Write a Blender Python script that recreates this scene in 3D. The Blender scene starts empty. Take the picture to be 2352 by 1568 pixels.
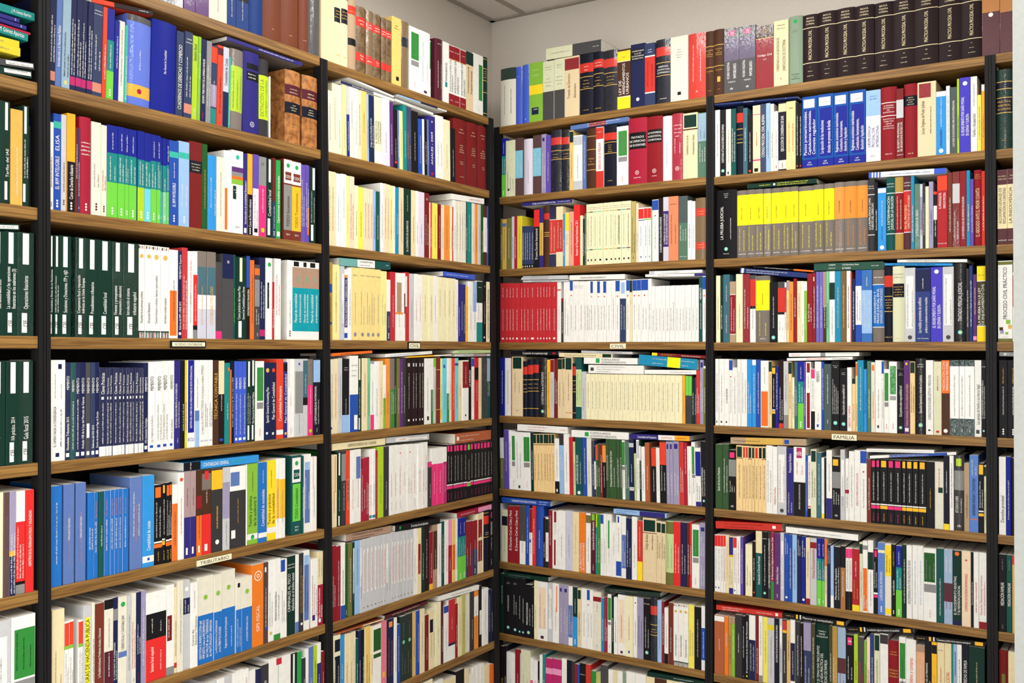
import bpy, math, random, re
from mathutils import Vector, Matrix
random.seed(7)
SC = bpy.context.scene
COL = SC.collection

# ------------------------------------------------------------------ camera, light, exposure
F_PX, YAW, PITCH, ROLL = 2266.86, 2.14296, 0.00872, 0.00104
CAM = Vector((2.27531, -3.52157, -0.0322))      # z = 0 is the fourth shelf, about eye level
FW = Vector((math.cos(PITCH)*math.cos(YAW), math.cos(PITCH)*math.sin(YAW), math.sin(PITCH)))
RT0 = Vector((math.sin(YAW), -math.cos(YAW), 0)); UP0 = RT0.cross(FW)
RT = RT0*math.cos(ROLL) + UP0*math.sin(ROLL); UP = UP0*math.cos(ROLL) - RT0*math.sin(ROLL)
cd = bpy.data.cameras.new('camera'); cam = bpy.data.objects.new('camera', cd); COL.objects.link(cam)
cd.sensor_width = 36; cd.lens = F_PX/2352*36; cd.clip_start = 0.02
cam.matrix_world = Matrix(((RT.x, UP.x, -FW.x, CAM.x), (RT.y, UP.y, -FW.y, CAM.y), (RT.z, UP.z, -FW.z, CAM.z), (0, 0, 0, 1)))
SC.camera = cam
SC.view_settings.view_transform = 'Standard'; SC.view_settings.look = 'None'
SC.view_settings.gamma = 1; SC.view_settings.use_curve_mapping = False
SC.view_settings.exposure = 0.0
world = bpy.data.worlds.new('world'); SC.world = world; world.use_nodes = True
world.node_tree.nodes['Background'].inputs[0].default_value = (1, 0.97, 0.92, 1)
world.node_tree.nodes['Background'].inputs[1].default_value = 0.25
CEIL = 1.50; FLOOR = -1.66
LAMPS = [(1.0, -0.95, 16), (2.5, -1.5, 5), (1.9, -2.8, 5), (3.1, -2.8, 7), (1.9, -4.4, 7), (3.1, -4.4, 8)]
for i, (lx, ly, e) in enumerate(LAMPS):
    ld = bpy.data.lights.new('ceiling_light_area', 'AREA'); ld.shape = 'RECTANGLE'; ld.size = 1.16; ld.size_y = 0.56
    ld.energy = e; ld.color = (0.95, 0.98, 1.0)
    lo = bpy.data.objects.new('ceiling_light_area', ld); lo.location = (lx, ly, CEIL-0.012); COL.objects.link(lo)

ADDED_WINDOWS = [('front', 1.5, -5.56, -0.05, 72), ('right', 4.56, -3.45, -0.05, 44)]      # added fill lights, set at made-up windows behind the camera and across the room
for side, wx, wy, wz, e in ADDED_WINDOWS:
    ld = bpy.data.lights.new('window_daylight', 'AREA'); ld.shape = 'RECTANGLE'; ld.size = 2.6; ld.size_y = 2.2; ld.energy = e; ld.color = (0.88, 0.945, 1.0)
    lo = bpy.data.objects.new('window_daylight', ld); lo.location = (wx, wy, wz); COL.objects.link(lo)
    lo.rotation_euler = (math.radians(90), 0, math.radians(0 if side == 'front' else 90))

# ------------------------------------------------------------------ helpers
def ray(px, py):
    return FW*F_PX + RT*(px-1176) + UP*(784-py)
def hit(px, py, wall, off=0.0):
    """pixel -> (s along the wall, z) on the front plane of the left ('L') or right ('R') bookcases"""
    d = ray(px, py)
    t = (off-CAM.x)/d.x if wall == 'L' else (off-CAM.y)/d.y
    p = CAM + d*t
    return (p.y if wall == 'L' else p.x), p.z
def frame(wall, s, z, depth=0.0):
    """matrix: local x along the wall to the right, y into the shelf, z up"""
    if wall == 'L': return Matrix(((0, -1, 0, -depth), (1, 0, 0, s), (0, 0, 1, z), (0, 0, 0, 1)))
    return Matrix(((1, 0, 0, s), (0, 1, 0, depth), (0, 0, 1, z), (0, 0, 0, 1)))
def lin(c):
    return tuple(((v/255)/12.92 if v/255 <= 0.04045 else ((v/255+0.055)/1.055)**2.4) for v in c)
PAL = {}
for ln in """w 238 236 230 white|iv 226 221 203 ivory|cr 238 230 190 cream|cv 232 216 172 cream|cs 218 218 184 pale green-cream|py 240 228 150 pale yellow
pe 240 214 184 pale peach|pe2 228 170 130 peach|pl 222 214 228 pale lilac|pg 200 200 214 pale grey|g1 196 196 198 light grey|g2 138 137 136 grey|g3 84 82 84 dark grey|g4 64 62 64 charcoal
g5 88 102 100 slate grey|gt 122 112 104 taupe|gb 146 172 190 grey-blue|gp 98 88 112 grey-purple|bk 30 28 31 black|kb 44 28 30 dark brown|nk 30 31 46 blue-black|nv 36 42 84 navy blue|n2 58 70 108 slate blue
nv3 42 56 112 navy blue|in 50 44 120 indigo|db 28 38 140 dark blue|bl 40 78 168 blue|bl2 60 110 180 blue|bl6 46 62 124 dark blue|rb 62 92 200 royal blue|rb2 92 130 200 mid blue|rv 72 62 188 violet-blue
co 38 110 190 bright blue|sk 52 146 216 sky blue|sk2 34 138 176 cyan-blue|lb 150 186 228 light blue|lb2 128 194 214 light blue|lb3 158 178 204 pale blue|st 92 118 176 steel blue|pb 92 116 212 periwinkle blue
tl 30 132 128 teal|te 14 152 168 turquoise|tp 110 166 160 pale teal|aq 60 178 160 turquoise|dt 30 92 88 dark teal|dk 64 104 118 slate teal|cy 110 204 220 cyan
gn 52 136 58 green|gg 44 160 78 green|gl 120 196 150 mint green|dg 24 58 48 dark green|dg3 50 92 76 bottle green|dg4 46 62 54 dark green|fg 42 100 44 forest green|gn5 62 96 56 green|gn6 84 118 98 grey-green|sg 134 152 130 sage green
gr 80 120 80 green|lg 112 202 68 lime green|yg 172 204 44 yellow-green|yg3 194 214 150 pale green|ap 134 184 62 apple green|ol 112 112 56 olive|ol2 186 186 108 pale olive|ol3 184 168 104 khaki|ol4 120 94 56 khaki brown|ol5 84 80 54 dark olive
ye 248 216 44 yellow|ye2 240 226 96 yellow|yl 246 236 34 bright yellow|yo 222 202 52 yellow|am 246 186 44 amber|am2 232 196 112 sand yellow|am3 238 206 148 buff|ao 250 170 46 orange-yellow|go 226 172 56 gold
oc 214 172 84 ochre|oc2 178 142 72 tan|oc3 220 180 110 tan|or 236 112 42 orange|oj 238 146 62 light orange|oj2 240 134 96 salmon orange|oi 234 124 40 orange|ro 222 70 44 orange-red|rt 204 56 46 red|sc 222 48 46 bright red
rd 192 46 52 red|rd2 196 56 52 red|cr3 1 1 1 red|cm 164 36 58 crimson|mr 140 32 40 maroon|mr2 172 38 44 red|bd 118 34 34 dark red|wn 96 38 52 wine red|bb 116 52 40 red-brown|br 174 94 60 brown|bn 86 54 38 brown
bp 100 56 62 plum-brown|bw 102 74 72 brown|bo 120 96 66 brown|le 116 64 44 brown|ta 182 122 68 tan|bz 178 152 122 beige|bz2 170 116 66 tan|be 226 204 164 beige|ph 172 140 118 pinkish brown|ph3 224 164 142 pink
pp 172 146 146 mauve|sm 206 134 114 salmon|pk 232 54 124 pink|lp 232 152 190 light pink|lp2 224 122 134 pink|mg 184 44 106 magenta|pu 92 50 112 purple|vi 98 76 168 violet|vi2 112 104 182 violet|lv 156 148 178 lavender
ct 196 232 44 chartreuse|am4 238 214 140 pale yellow|lx 22 78 156 blue|bn2 34 62 124 dark blue|gw 200 200 190 grey""".replace('\n', '|').split('|'):
    p = ln.split(); q = [int(v) for v in p[1:4]]; f = 0.88 if max(q) < 110 else 1.0; PAL[p[0]] = (lin([v*f for v in q]), ' '.join(p[4:]))
PAL['crimson'] = PAL['cm']
LUM = {k: 0.3*v[0][0]+0.59*v[0][1]+0.11*v[0][2] for k, v in PAL.items()}

def nmat(name, rough=0.5, color=(0.8, 0.8, 0.8), attr=False, spec=0.4, coat=0.0):
    m = bpy.data.materials.new(name); m.use_nodes = True; nt = m.node_tree; b = nt.nodes['Principled BSDF']
    b.inputs['Roughness'].default_value = rough; b.inputs['Base Color'].default_value = (*color, 1)
    b.inputs['Specular IOR Level'].default_value = spec; b.inputs['Coat Weight'].default_value = coat
    if attr:
        a = nt.nodes.new('ShaderNodeAttribute'); a.attribute_name = 'Col'; nt.links.new(a.outputs['Color'], b.inputs['Base Color'])
        return m, nt, b, a
    return m, nt, b
def noise(nt, scale, detail=3, vec=None, mscale=None):
    tc = nt.nodes.new('ShaderNodeTexCoord'); n = nt.nodes.new('ShaderNodeTexNoise')
    n.inputs['Scale'].default_value = scale; n.inputs['Detail'].default_value = detail
    if mscale:
        mp = nt.nodes.new('ShaderNodeMapping'); mp.inputs['Scale'].default_value = mscale
        nt.links.new(tc.outputs['Object'], mp.inputs[0]); nt.links.new(mp.outputs[0], n.inputs['Vector'])
    else: nt.links.new(tc.outputs['Object'], n.inputs['Vector'])
    return n
def ramp(nt, src, stops):
    r = nt.nodes.new('ShaderNodeValToRGB'); e = r.color_ramp.elements
    while len(e) > 1: e.remove(e[0])
    e[0].position = stops[0][0]; e[0].color = (*stops[0][1], 1)
    for p, c in stops[1:]:
        x = e.new(p); x.color = (*c, 1)
    nt.links.new(src, r.inputs[0]); return r
def bump(nt, b, src, strength, dist=0.001):
    bp = nt.nodes.new('ShaderNodeBump'); bp.inputs['Strength'].default_value = strength; bp.inputs['Distance'].default_value = dist
    nt.links.new(src, bp.inputs['Height']); nt.links.new(bp.outputs[0], b.inputs['Normal'])
def mult(nt, a, src, b, fac=1.0):
    mx = nt.nodes.new('ShaderNodeMix'); mx.data_type = 'RGBA'; mx.blend_type = 'MULTIPLY'; mx.inputs[0].default_value = fac
    nt.links.new(a, mx.inputs[6]); nt.links.new(src, mx.inputs[7]); nt.links.new(mx.outputs[2], b.inputs['Base Color'])

M = {}
M['cover'], nt, b, a = nmat('printed_card_cover', 0.45, attr=True, spec=0.12)
n = noise(nt, 60, 2); r = ramp(nt, n.outputs[0], [(0.3, (.93, .93, .93)), (0.7, (1, 1, 1))]); mult(nt, a.outputs[0], r.outputs[0], b)
M['wrap'], nt, b, a = nmat('shrink_wrapped_cover', 0.4, attr=True, spec=0.15, coat=0.9)
n = noise(nt, 70, 5, mscale=(1, 1, 0.6)); n.inputs['Distortion'].default_value = 2.5; b.inputs['Coat Roughness'].default_value = 0.10
r = ramp(nt, n.outputs[0], [(0.46, (0, 0, 0)), (0.5, (1, 1, 1)), (0.54, (0, 0, 0))])
bp = nt.nodes.new('ShaderNodeBump'); bp.inputs['Strength'].default_value = 0.8; bp.inputs['Distance'].default_value = 0.002
nt.links.new(r.outputs[0], bp.inputs['Height']); nt.links.new(bp.outputs[0], b.inputs['Coat Normal'])
M['cloth'], nt, b, a = nmat('hardback_cloth_cover', 0.4, attr=True, spec=0.08)
n = noise(nt, 900, 2); bump(nt, b, n.outputs[0], 0.15, 0.0004); r = ramp(nt, n.outputs[0], [(0.3, (.9, .9, .9)), (0.7, (1, 1, 1))]); mult(nt, a.outputs[0], r.outputs[0], b)
M['leather'], nt, b, a = nmat('marbled_leather_cover', 0.35, attr=True, spec=0.25)
n = noise(nt, 55, 5); r = ramp(nt, n.outputs[0], [(0.35, (.45, .38, .32)), (0.6, (1, 1, 1))]); mult(nt, a.outputs[0], r.outputs[0], b)
M['ink'], nt, b, a = nmat('printing_ink', 0.5, attr=True, spec=0.1)
M['page'], nt, b = nmat('book_pages', 0.8, spec=0.2)
n = noise(nt, 300, 2, mscale=(8, 0.2, 0.2)); r = ramp(nt, n.outputs[0], [(0.35, lin((206, 200, 186))), (0.65, lin((240, 236, 226)))]); nt.links.new(r.outputs[0], b.inputs['Base Color'])
M['wood'], nt, b = nmat('walnut_shelf_laminate', 0.45, spec=0.25)
n = noise(nt, 3.6, 7, mscale=(1.0, 20, 42)); n.inputs['Distortion'].default_value = 1.2
r = ramp(nt, n.outputs[0], [(0.3, lin((88, 60, 30))), (0.5, lin((132, 96, 50))), (0.7, lin((164, 124, 66)))]); nt.links.new(r.outputs[0], b.inputs['Base Color'])
n2_ = noise(nt, 6, 3, mscale=(3, 30, 60)); bump(nt, b, n2_.outputs[0], 0.12, 0.0005)
M['metal'], nt, b = nmat('black_painted_steel', 0.45, lin((30, 29, 30)), spec=0.12)
n = noise(nt, 500, 2); bump(nt, b, n.outputs[0], 0.1, 0.0003)
M['back'], nt, b = nmat('dark_back_panel', 0.8, lin((30, 27, 24)), spec=0.1)
n = noise(nt, 40, 3); r = ramp(nt, n.outputs[0], [(0.3, lin((30, 26, 23))), (0.7, lin((42, 37, 33)))]); nt.links.new(r.outputs[0], b.inputs['Base Color'])
M['wall'], nt, b = nmat('painted_plaster', 0.85, spec=0.1)
n = noise(nt, 140, 4); bump(nt, b, n.outputs[0], 0.35, 0.0015)
r = ramp(nt, n.outputs[0], [(0.3, lin((222, 214, 203))), (0.7, lin((230, 222, 211)))]); nt.links.new(r.outputs[0], b.inputs['Base Color'])
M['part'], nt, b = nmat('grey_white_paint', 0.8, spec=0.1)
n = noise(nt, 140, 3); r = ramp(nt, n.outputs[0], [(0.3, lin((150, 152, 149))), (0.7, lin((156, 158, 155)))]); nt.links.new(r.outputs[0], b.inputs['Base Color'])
M['ceil'], nt, b = nmat('mineral_ceiling_tile', 0.9, spec=0.15)
n = noise(nt, 220, 3); bump(nt, b, n.outputs[0], 0.5, 0.001)
r = ramp(nt, n.outputs[0], [(0.3, lin((236, 226, 218))), (0.7, lin((246, 238, 230)))]); nt.links.new(r.outputs[0], b.inputs['Base Color'])
M['tbar'], nt, b = nmat('ceiling_grid_metal', 0.6, lin((176, 164, 152)))
n = noise(nt, 30, 2); r = ramp(nt, n.outputs[0], [(0.3, lin((170, 158, 146))), (0.7, lin((182, 170, 158)))]); nt.links.new(r.outputs[0], b.inputs['Base Color'])
M['floor'], nt, b = nmat('grey_floor_tile', 0.4)
n = noise(nt, 8, 4); r = ramp(nt, n.outputs[0], [(0.3, lin((190, 186, 180))), (0.7, lin((206, 203, 198)))]); nt.links.new(r.outputs[0], b.inputs['Base Color'])
M['card'], nt, b = nmat('cream_label_card', 0.55)
n = noise(nt, 80, 2); r = ramp(nt, n.outputs[0], [(0.3, lin((232, 224, 190))), (0.7, lin((240, 234, 204)))]); nt.links.new(r.outputs[0], b.inputs['Base Color'])
M['lamp'], nt, b = nmat('lamp_diffuser', 0.5, (0.9, 0.9, 0.88))
b.inputs['Emission Color'].default_value = (1, 0.965, 0.9, 1); b.inputs['Emission Strength'].default_value = 6
MATS = ['cover', 'wrap', 'cloth', 'leather', 'page', 'ink']

class MB:
    """collects faces (with a colour and a material each) and links them as ONE mesh object"""
    def __init__(s): s.v = []; s.f = []; s.c = []; s.m = []
    def add(s, vs, fs, col=(1, 1, 1), mat=0):
        o = len(s.v); s.v += vs
        for f in fs: s.f.append([o+i for i in f]); s.c.append(col); s.m.append(mat)
    def box(s, x0, x1, y0, y1, z0, z1, col=(1, 1, 1), mat=0):
        s.add([(x0, y0, z0), (x1, y0, z0), (x1, y1, z0), (x0, y1, z0), (x0, y0, z1), (x1, y0, z1), (x1, y1, z1), (x0, y1, z1)],
              [(0, 3, 2, 1), (4, 5, 6, 7), (0, 1, 5, 4), (1, 2, 6, 5), (2, 3, 7, 6), (3, 0, 4, 7)], col, mat)
    def merge(s, o, mtx=None):
        k = len(s.v); s.v += [tuple(mtx @ Vector(p)) for p in o.v] if mtx else o.v
        s.f += [[k+i for i in f] for f in o.f]; s.c += o.c; s.m += o.m
    def build(s, name, mats, parent=None, mtx=None, color=True):
        me = bpy.data.meshes.new(name); me.from_pydata(s.v, [], s.f)
        used = sorted(set(s.m)); rm = {u: i for i, u in enumerate(used)}
        for u in used: me.materials.append(mats[u])
        me.polygons.foreach_set('material_index', [rm[m] for m in s.m])
        if color:
            ca = me.color_attributes.new('Col', 'FLOAT_COLOR', 'CORNER'); buf = []
            for f, c in zip(s.f, s.c): buf += [c[0], c[1], c[2], 1.0]*len(f)
            ca.data.foreach_set('color', buf)
        me.update()
        o = bpy.data.objects.new(name, me); COL.objects.link(o)
        if mtx is not None: o.matrix_world = mtx
        if parent: o.parent = parent
        return o
def tag(o, label=None, cat=None, group=None, kind=None):
    if label: o['label'] = label
    if cat: o['category'] = cat
    if group: o['group'] = group
    if kind: o['kind'] = kind
    return o
def empty(name, mtx=None, loc=None):
    o = bpy.data.objects.new(name, None); o.empty_display_size = 0.05; COL.objects.link(o)
    if mtx is not None: o.matrix_world = mtx
    elif loc: o.location = loc
    return o
_tc = {}
def text_mesh(t):
    """(verts2d, faces, width, ymin, ymax) at size 1"""
    if t in _tc: return _tc[t]
    cu = bpy.data.curves.new('t', 'FONT'); cu.body = t; cu.size = 1; cu.resolution_u = 2; cu.offset = 0.0
    ob = bpy.data.objects.new('t', cu); COL.objects.link(ob)
    dg = bpy.context.evaluated_depsgraph_get(); me = bpy.data.meshes.new_from_object(ob.evaluated_get(dg))
    vs = [(v.co.x, v.co.y) for v in me.vertices]; fs = [tuple(p.vertices) for p in me.polygons]
    bpy.data.objects.remove(ob); bpy.data.curves.remove(cu); bpy.data.meshes.remove(me)
    if not vs: vs = [(0, 0), (.1, 0), (.1, .1)]; fs = [(0, 1, 2)]
    x0 = min(v[0] for v in vs); x1 = max(v[0] for v in vs)
    r = ([(x-x0, y) for x, y in vs], fs, x1-x0, 0.0, 0.72); _tc[t] = r; return r
def strokes(rng, n):
    """word-like rows of small upright strokes, too small in the photo to read; size 1"""
    vs = []; fs = []; x = 0.0; k = rng.randint(3, 8)
    for i in range(n):
        if k == 0: x += 0.34; k = rng.randint(2, 9)
        k -= 1; w = rng.choice((0.34, 0.4, 0.46, 0.18)); h = rng.choice((0.5, 0.5, 0.5, 0.72)); o = len(vs)
        for a, b_, c, d in ((0, .1, 0, h), (w-.1, w, 0, h), (0, w, 0, .08), (0, w, h-.08, h))[:rng.choice((2, 3, 4))]:
            q = len(vs); vs += [(x+a, c), (x+b_, c), (x+b_, d), (x+a, d)]; fs.append((q, q+1, q+2, q+3))
        x += w + 0.12
    return vs, fs, x-0.12, 0.0, 0.72

# ------------------------------------------------------------------ one book
BAND = re.compile(r'^([a-z]+\d?):([\d.]+)-([\d.]+)(?::(\d+)-(\d+))?$')
MAC = {
 'cef': 'dg w:69-99:30-68 w:3-22:26-58 "bk:9-15 CEF',
 'dot': 'db tl:38-70 lg:0-38 %w:7 "w:40-66 ~~ "w:74-92 ~',
 'cla': 'nv ^ w:0-11 w:64-67:30-65 "w:70-94 Claves Prácticas "w:14-60 ~',
 'val': 'w dg:96-99:5-20 rt:96-99:30-38 dg:96-99:55-65 oc:96-99:80-90 dg:6-7.5 dg:0-6:5-20 rt:0-6:32-40 dg:0-6:52-64 dg:0-6:78-90 g4:4.5-5:30-70 *oc:88',
 'azu': 'co w:0-100:0-14 "w:30-66 ~ "sm:70-90 ~',
 'mor': 'bk or:84-97:15-80 w:27-29 or:21-26 "w:34-78 ~~ "oc:4-16 ~',
 'moy': 'bk am:88-98:15-80 w:29-31 am:23-28 "w:36-80 ~ "am:4-16 ~',
 'mop': 'bk pk:88-98:15-80 w:29-31 pk:23-28 "w:36-80 ~ "pk:4-16 ~',
 'tir': 'w gn:50-92:15-90 g2:40-48:15-90 "ro:6-16 ~ "g2:56-88 ~',
 'tir2': 'am3 dg:84-99:8-92 bn:81-82 "bn:20-66 ~',
 'ins': 'w mr:77-99 mr:0-18 oc:76-77 "-w:6-10 ~ "-w:88-92 ~',
 'ama': 'am4 "-g3:88-92 ~ *g2:8',
 'neg': 'kb g1:88-93:30-70 w:7-10:35-65 "w:26-78 ~',
 'gri': 'g1 w:26-86:30-62 g3:5-7:40-60 "ro:30-80 ~',
 'bro': 'kb r cv:79.6-80.6 cv:27-28 "cv:32-76 PRÁCTICA PROCESAL CIVIL "-cv:84-97 BROCÁ/MAJADA/CORBAL "-cv:14-16.5 ~ "-cv:7-10 ~',
 'dgy': 'n2 bk:0-9 "w:20-84 ~ w:2-6:30-60',
 'jm': 'cr JJ:86-87.4:8-92 JJ:24-25.4:8-92 "g3:30-80 ~ bk:6-9:40-72 "-g2:90-96 ~~',
 'roj': 'rd w:5-8:30-66 "w:20-56 ~ "w:76-92 ~',
 'cre': 'cr "g3:24-84 ~',
 'lex': 'lx w:84-96:10-82 db:14-81:16-90 db:0-11 "-w:2.5-9 LEX/NOVA "-g2:87-93 ~',
 'yel': 'gt yl:48-93 r "yl:10-45 ~~ "bn:56-74 ~ "-w:4-8 ~',
 'ora': 'gt oj:48-93 r "oj:10-45 ~~ "bn:56-74 ~ "-w:4-8 ~',
 'mar': 'am3 dg:82-98:12-88 bn:80-81 "bn:20-72 ~',
}
LEATHER = {'ta', 'bo'}
def parse(toks, rng):
    """tokens -> dict(base, bands, texts, marks, r, wrap)"""
    out = []
    for t in toks:
        if t.startswith('$'):
            out += MAC.get(t[1:], '').replace('JJ', rng.choice(['te', 'bd', 'bk', 'oc', 'co', 'gl'])).split(' ')
        else: out.append(t)
    sp = dict(base=out[0], bands=[], texts=[], marks=[], r=False, wrap=False, board=None); cur = None
    for t in out[1:]:
        if not t: continue
        if t[0] == '"':
            m = re.match(r'^"(-?)([a-z]+\d?):([\d.]+)-([\d.]+)$', t); cur = [m[1] == '-', m[2], float(m[3])/100, float(m[4])/100, []]; sp['texts'].append(cur)
        elif t == '^': sp['wrap'] = True; cur = None
        elif t == 'r': sp['r'] = True; cur = None
        elif t.startswith('u='): sp['board'] = t[2:]; cur = None
        elif BAND.match(t):
            m = BAND.match(t); sp['bands'].append((m[1], float(m[2])/100, float(m[3])/100, float(m[4] or 0)/100, float(m[5] or 100)/100)); cur = None
        elif re.match(r'^[*%][a-z]+\d?:\d+$', t): k, p = t[1:].split(':'); sp['marks'].append((t[0], k, int(p)/100)); cur = None
        elif re.match(r'^oo:\d+$', t): sp['marks'].append(('o', 'w', int(t[3:])/100)); cur = None
        elif cur is not None: cur[4].append(t)
    seen = [x for x in out[1:] if re.match(r'^"-?[a-z]', x)]
    for x in sp['texts']:
        s = ' '.join(x[4])
        if s.strip('~') == '': x[4] = ['~']*max(1, s.count('~'))
        else: x[4] = [q.strip() for q in s.replace('/~', '/ ~').replace(' ~', ' ').split('/')]; x[4] = [q.replace('|', '/') if q else '~' for q in x[4]]
    return sp
def book_parts(w, h, d, sp, rng, small=False):
    """cover, pages and title meshes; local x across the spine, y into the shelf (0 = front), z up"""
    cov, pag, tit = MB(), MB(), MB()
    hard = sp['r']; t = min(0.0024 if hard else 0.0006, w*0.18); zi = 0.003 if hard else 0.0
    mi = 1 if sp['wrap'] else (3 if sp['base'] in LEATHER else (2 if hard else 0))
    base = PAL[sp['base']][0]; bul = min(0.16*w, 0.007) if hard else 0.0; c = min(0.0012, w*0.15)
    if hard:
        N = 8; prof = [(w*i/N, bul*(2*i/N-1)**2) for i in range(N+1)]
    else: prof = [(0, c), (c*0.35, c*0.3), (c, 0), (w-c, 0), (w-c*0.35, c*0.3), (w, c)]
    def py(x):
        if hard: return bul*(2*x/w-1)**2
        return 0.0 if c <= x <= w-c else c*((c-min(x, w-x))/c)**2 if c > 0 else 0
    outer = [(0, d)] + prof + [(w, d)]
    yi = max(p[1] for p in prof)+t
    inner = [(t, d), (t, yi), (w-t, yi), (w-t, d)]
    n = len(outer)
    vs = [(x, y, 0) for x, y in outer] + [(x, y, h) for x, y in outer]
    bc = PAL[sp['board']][0] if sp['board'] else base
    cov.add(vs, [(i, i+1, n+i+1, n+i) for i in range(1, n-2)], base, mi); cov.add(vs, [(i, i+1, n+i+1, n+i) for i in (0, n-2)], bc, mi)
    ni = len(inner); vs = [(x, y, 0) for x, y in inner] + [(x, y, h) for x, y in inner]
    cov.add(vs, [(i+1, i, ni+i, ni+i+1) for i in range(ni-1)], base, mi)
    ring = outer + inner[::-1]
    for z, rev in ((0, True), (h, False)):
        # rim: spine strip, then the two boards
        m = len(prof)
        top = [(x, y, z) for x, y in prof] + [(w-t, yi, z), (t, yi, z)]
        f = tuple(range(m+2)); 
        cov.add(top, [f[::-1] if rev else f], base, mi)
        q = [(0, prof[0][1], z), (t, yi, z), (t, d, z), (0, d, z)]; cov.add(q, [(3, 2, 1, 0) if rev else (0, 1, 2, 3)], base, mi)
        q = [(w, prof[-1][1], z), (w-t, yi, z), (w-t, d, z), (w, d, z)]; cov.add(q, [(0, 1, 2, 3) if rev else (3, 2, 1, 0)], base, mi)
    for a, b_ in ((0, t), (w-t, w)): cov.add([(a, d, 0), (b_, d, 0), (b_, d, h), (a, d, h)], [(1, 0, 3, 2)], base, mi)
    pag.box(t*1.02, w-t*1.02, yi*1.02, d-zi-0.0003, zi+0.0002, h-zi-0.0002, (1, 1, 1), 4)
    def strip(mb, x0, x1, z0, z1, col, e, mat):
        k = 8 if hard else 1; x0 = max(x0, w*0.001); x1 = min(x1, w*0.999)
        if not hard and x1-x0 > w-2*c:
            xs = [x0, c*0.35, c, w-c, w-c*0.35, x1]
        else: xs = [x0+(x1-x0)*i/k for i in range(k+1)]
        n_ = len(xs)
        mb.add([(x, py(x)-e, z0) for x in xs]+[(x, py(x)-e, z1) for x in xs], [(i, i+1, n_+i+1, n_+i) for i in range(n_-1)], col, mat)
    for i, (k, a, b_, l, r) in enumerate(sp['bands']):
        strip(cov, l*w, r*w, a*h, min(b_*h, h*0.9995), PAL[k][0], 0.00012+0.00006*i, mi if mi != 3 else 2)
    def under(zf):
        k = sp['base']
        for q in sp['bands']:
            if q[1] <= zf <= q[2] and q[3] <= 0.5 <= q[4]: k = q[0]
        return k
    e = 0.0007
    for kind, k, p in sp['marks']:
        col = PAL[k][0]; zc = p*h
        if kind == '*':
            R = min(w*0.26, 0.007) if k != 'rt' else min(w*0.2, 0.003); vs = [(w/2, py(w/2)-e, zc)]+[(w/2+R*math.cos(a*math.pi/8), py(w/2+R*math.cos(a*math.pi/8))-e, zc+R*math.sin(a*math.pi/8)) for a in range(16)]
            tit.add(vs, [(0, 1+i, 1+(i+1) % 16) for i in range(16)], col, 5)
            if k == 'cy':
                R *= .5; vs = [(w/2+R*math.cos(a*math.pi/4), py(w/2)-e-0.0002, zc+R*math.sin(a*math.pi/4)) for a in range(8)]; tit.add(vs, [tuple(range(8))], PAL['ye2'][0], 5)
        elif kind == '%':
            R = min(w*0.14, 0.0028)
            for j in (-1, 0, 1):
                vs = [(w/2+R*math.cos(a*math.pi/4), py(w/2)-e, zc+j*R*2.5+R*math.sin(a*math.pi/4)) for a in range(8)]; tit.add(vs, [tuple(range(8))], col, 5)
        else:
            R = min(w*0.33, 0.02) if len(sp['bands']) == 0 and not hard and w > 0.03 else min(w*0.2, 0.008)
            for R0, R1 in ((R*0.82, R), (R*0.25, R*0.4)):
                vs = []
                for a in range(20):
                    for q in (R0, R1):
                        x = w/2+q*math.cos(a*math.pi/10); vs.append((x, py(x)-e, zc+q*math.sin(a*math.pi/10)))
                tit.add(vs, [(2*i, 2*i+1, (2*i+3) % 40, (2*i+2) % 40) for i in range(20)], col, 5)
    texts = list(sp['texts'])
    if not texts and w > 0.006 and not sp['wrap']:
        k = under(0.4); texts = [[False, 'w' if LUM[k] < 0.3 else 'g3', 0.2, 0.2+rng.uniform(.3, .5), ['~']]]
    for hz, k, a, b_, lines in texts:
        if LUM.get(k, 0) and abs(LUM[k]-LUM[under((a+b_)/2)]) < 0.015: k = 'g3' if LUM[under((a+b_)/2)] > .3 else 'w'
        col = PAL[k][0]; nl = len(lines)
        for j, tx in enumerate(lines):
            ps = tx == '~'
            if ps and k == 'g3' and LUM[under((a+b_)/2)] > .5: col = PAL['g2'][0]
            if hz:
                room = (b_-a)*h/nl; size = room*0.78 if not ps else min(room*0.6, 0.0055)
                g = strokes(rng, rng.randint(6, 12)) if ps else text_mesh(tx)
                W = g[2]*size; mx = w*0.84; sx = min(1.0, mx/max(W, 1e-6))
                sy = size if sx > 0.6 else size*sx/0.6; sxx = sx*size
                x0 = w/2 - g[2]*sxx/2; z0 = b_*h - room*(j+0.82)
                vs = [(x0+x*sxx, py(min(max(x0+x*sxx, 0), w))-e, z0+y*sy) for x, y in g[0]]
            else:
                room = w*0.84/nl; size = min(room*(1.0 if nl > 1 else 0.85), 0.0052 if ps else 0.017); L = (b_-a)*h
                if ps:
                    size = min(size, room*0.75); ln = L*(1 if j == 0 else rng.uniform(.5, .95)); nn = int(ln/(size*0.52)); nn = max(4, min(nn, 46))
                    g = strokes(rng, nn)
                    sx = min(ln/g[2], size*1.2)
                else:
                    g = text_mesh(tx); sx = min(L/g[2], size*1.15)
                    if j == 0: sx0 = sx
                    else: sx = min(sx, max(sx0, size*0.5))
                    if size > sx*1.9: size = sx*1.9
                xl = w/2 - room*nl/2 + room*(j+0.5) + size*0.33
                z0 = a*h
                vs = [(xl-y*size, py(min(max(xl-y*size, 0), w))-e, z0+x*sx) for x, y in g[0]]
            tit.add(vs, g[1], col, 5)
    return cov, pag, tit
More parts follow.
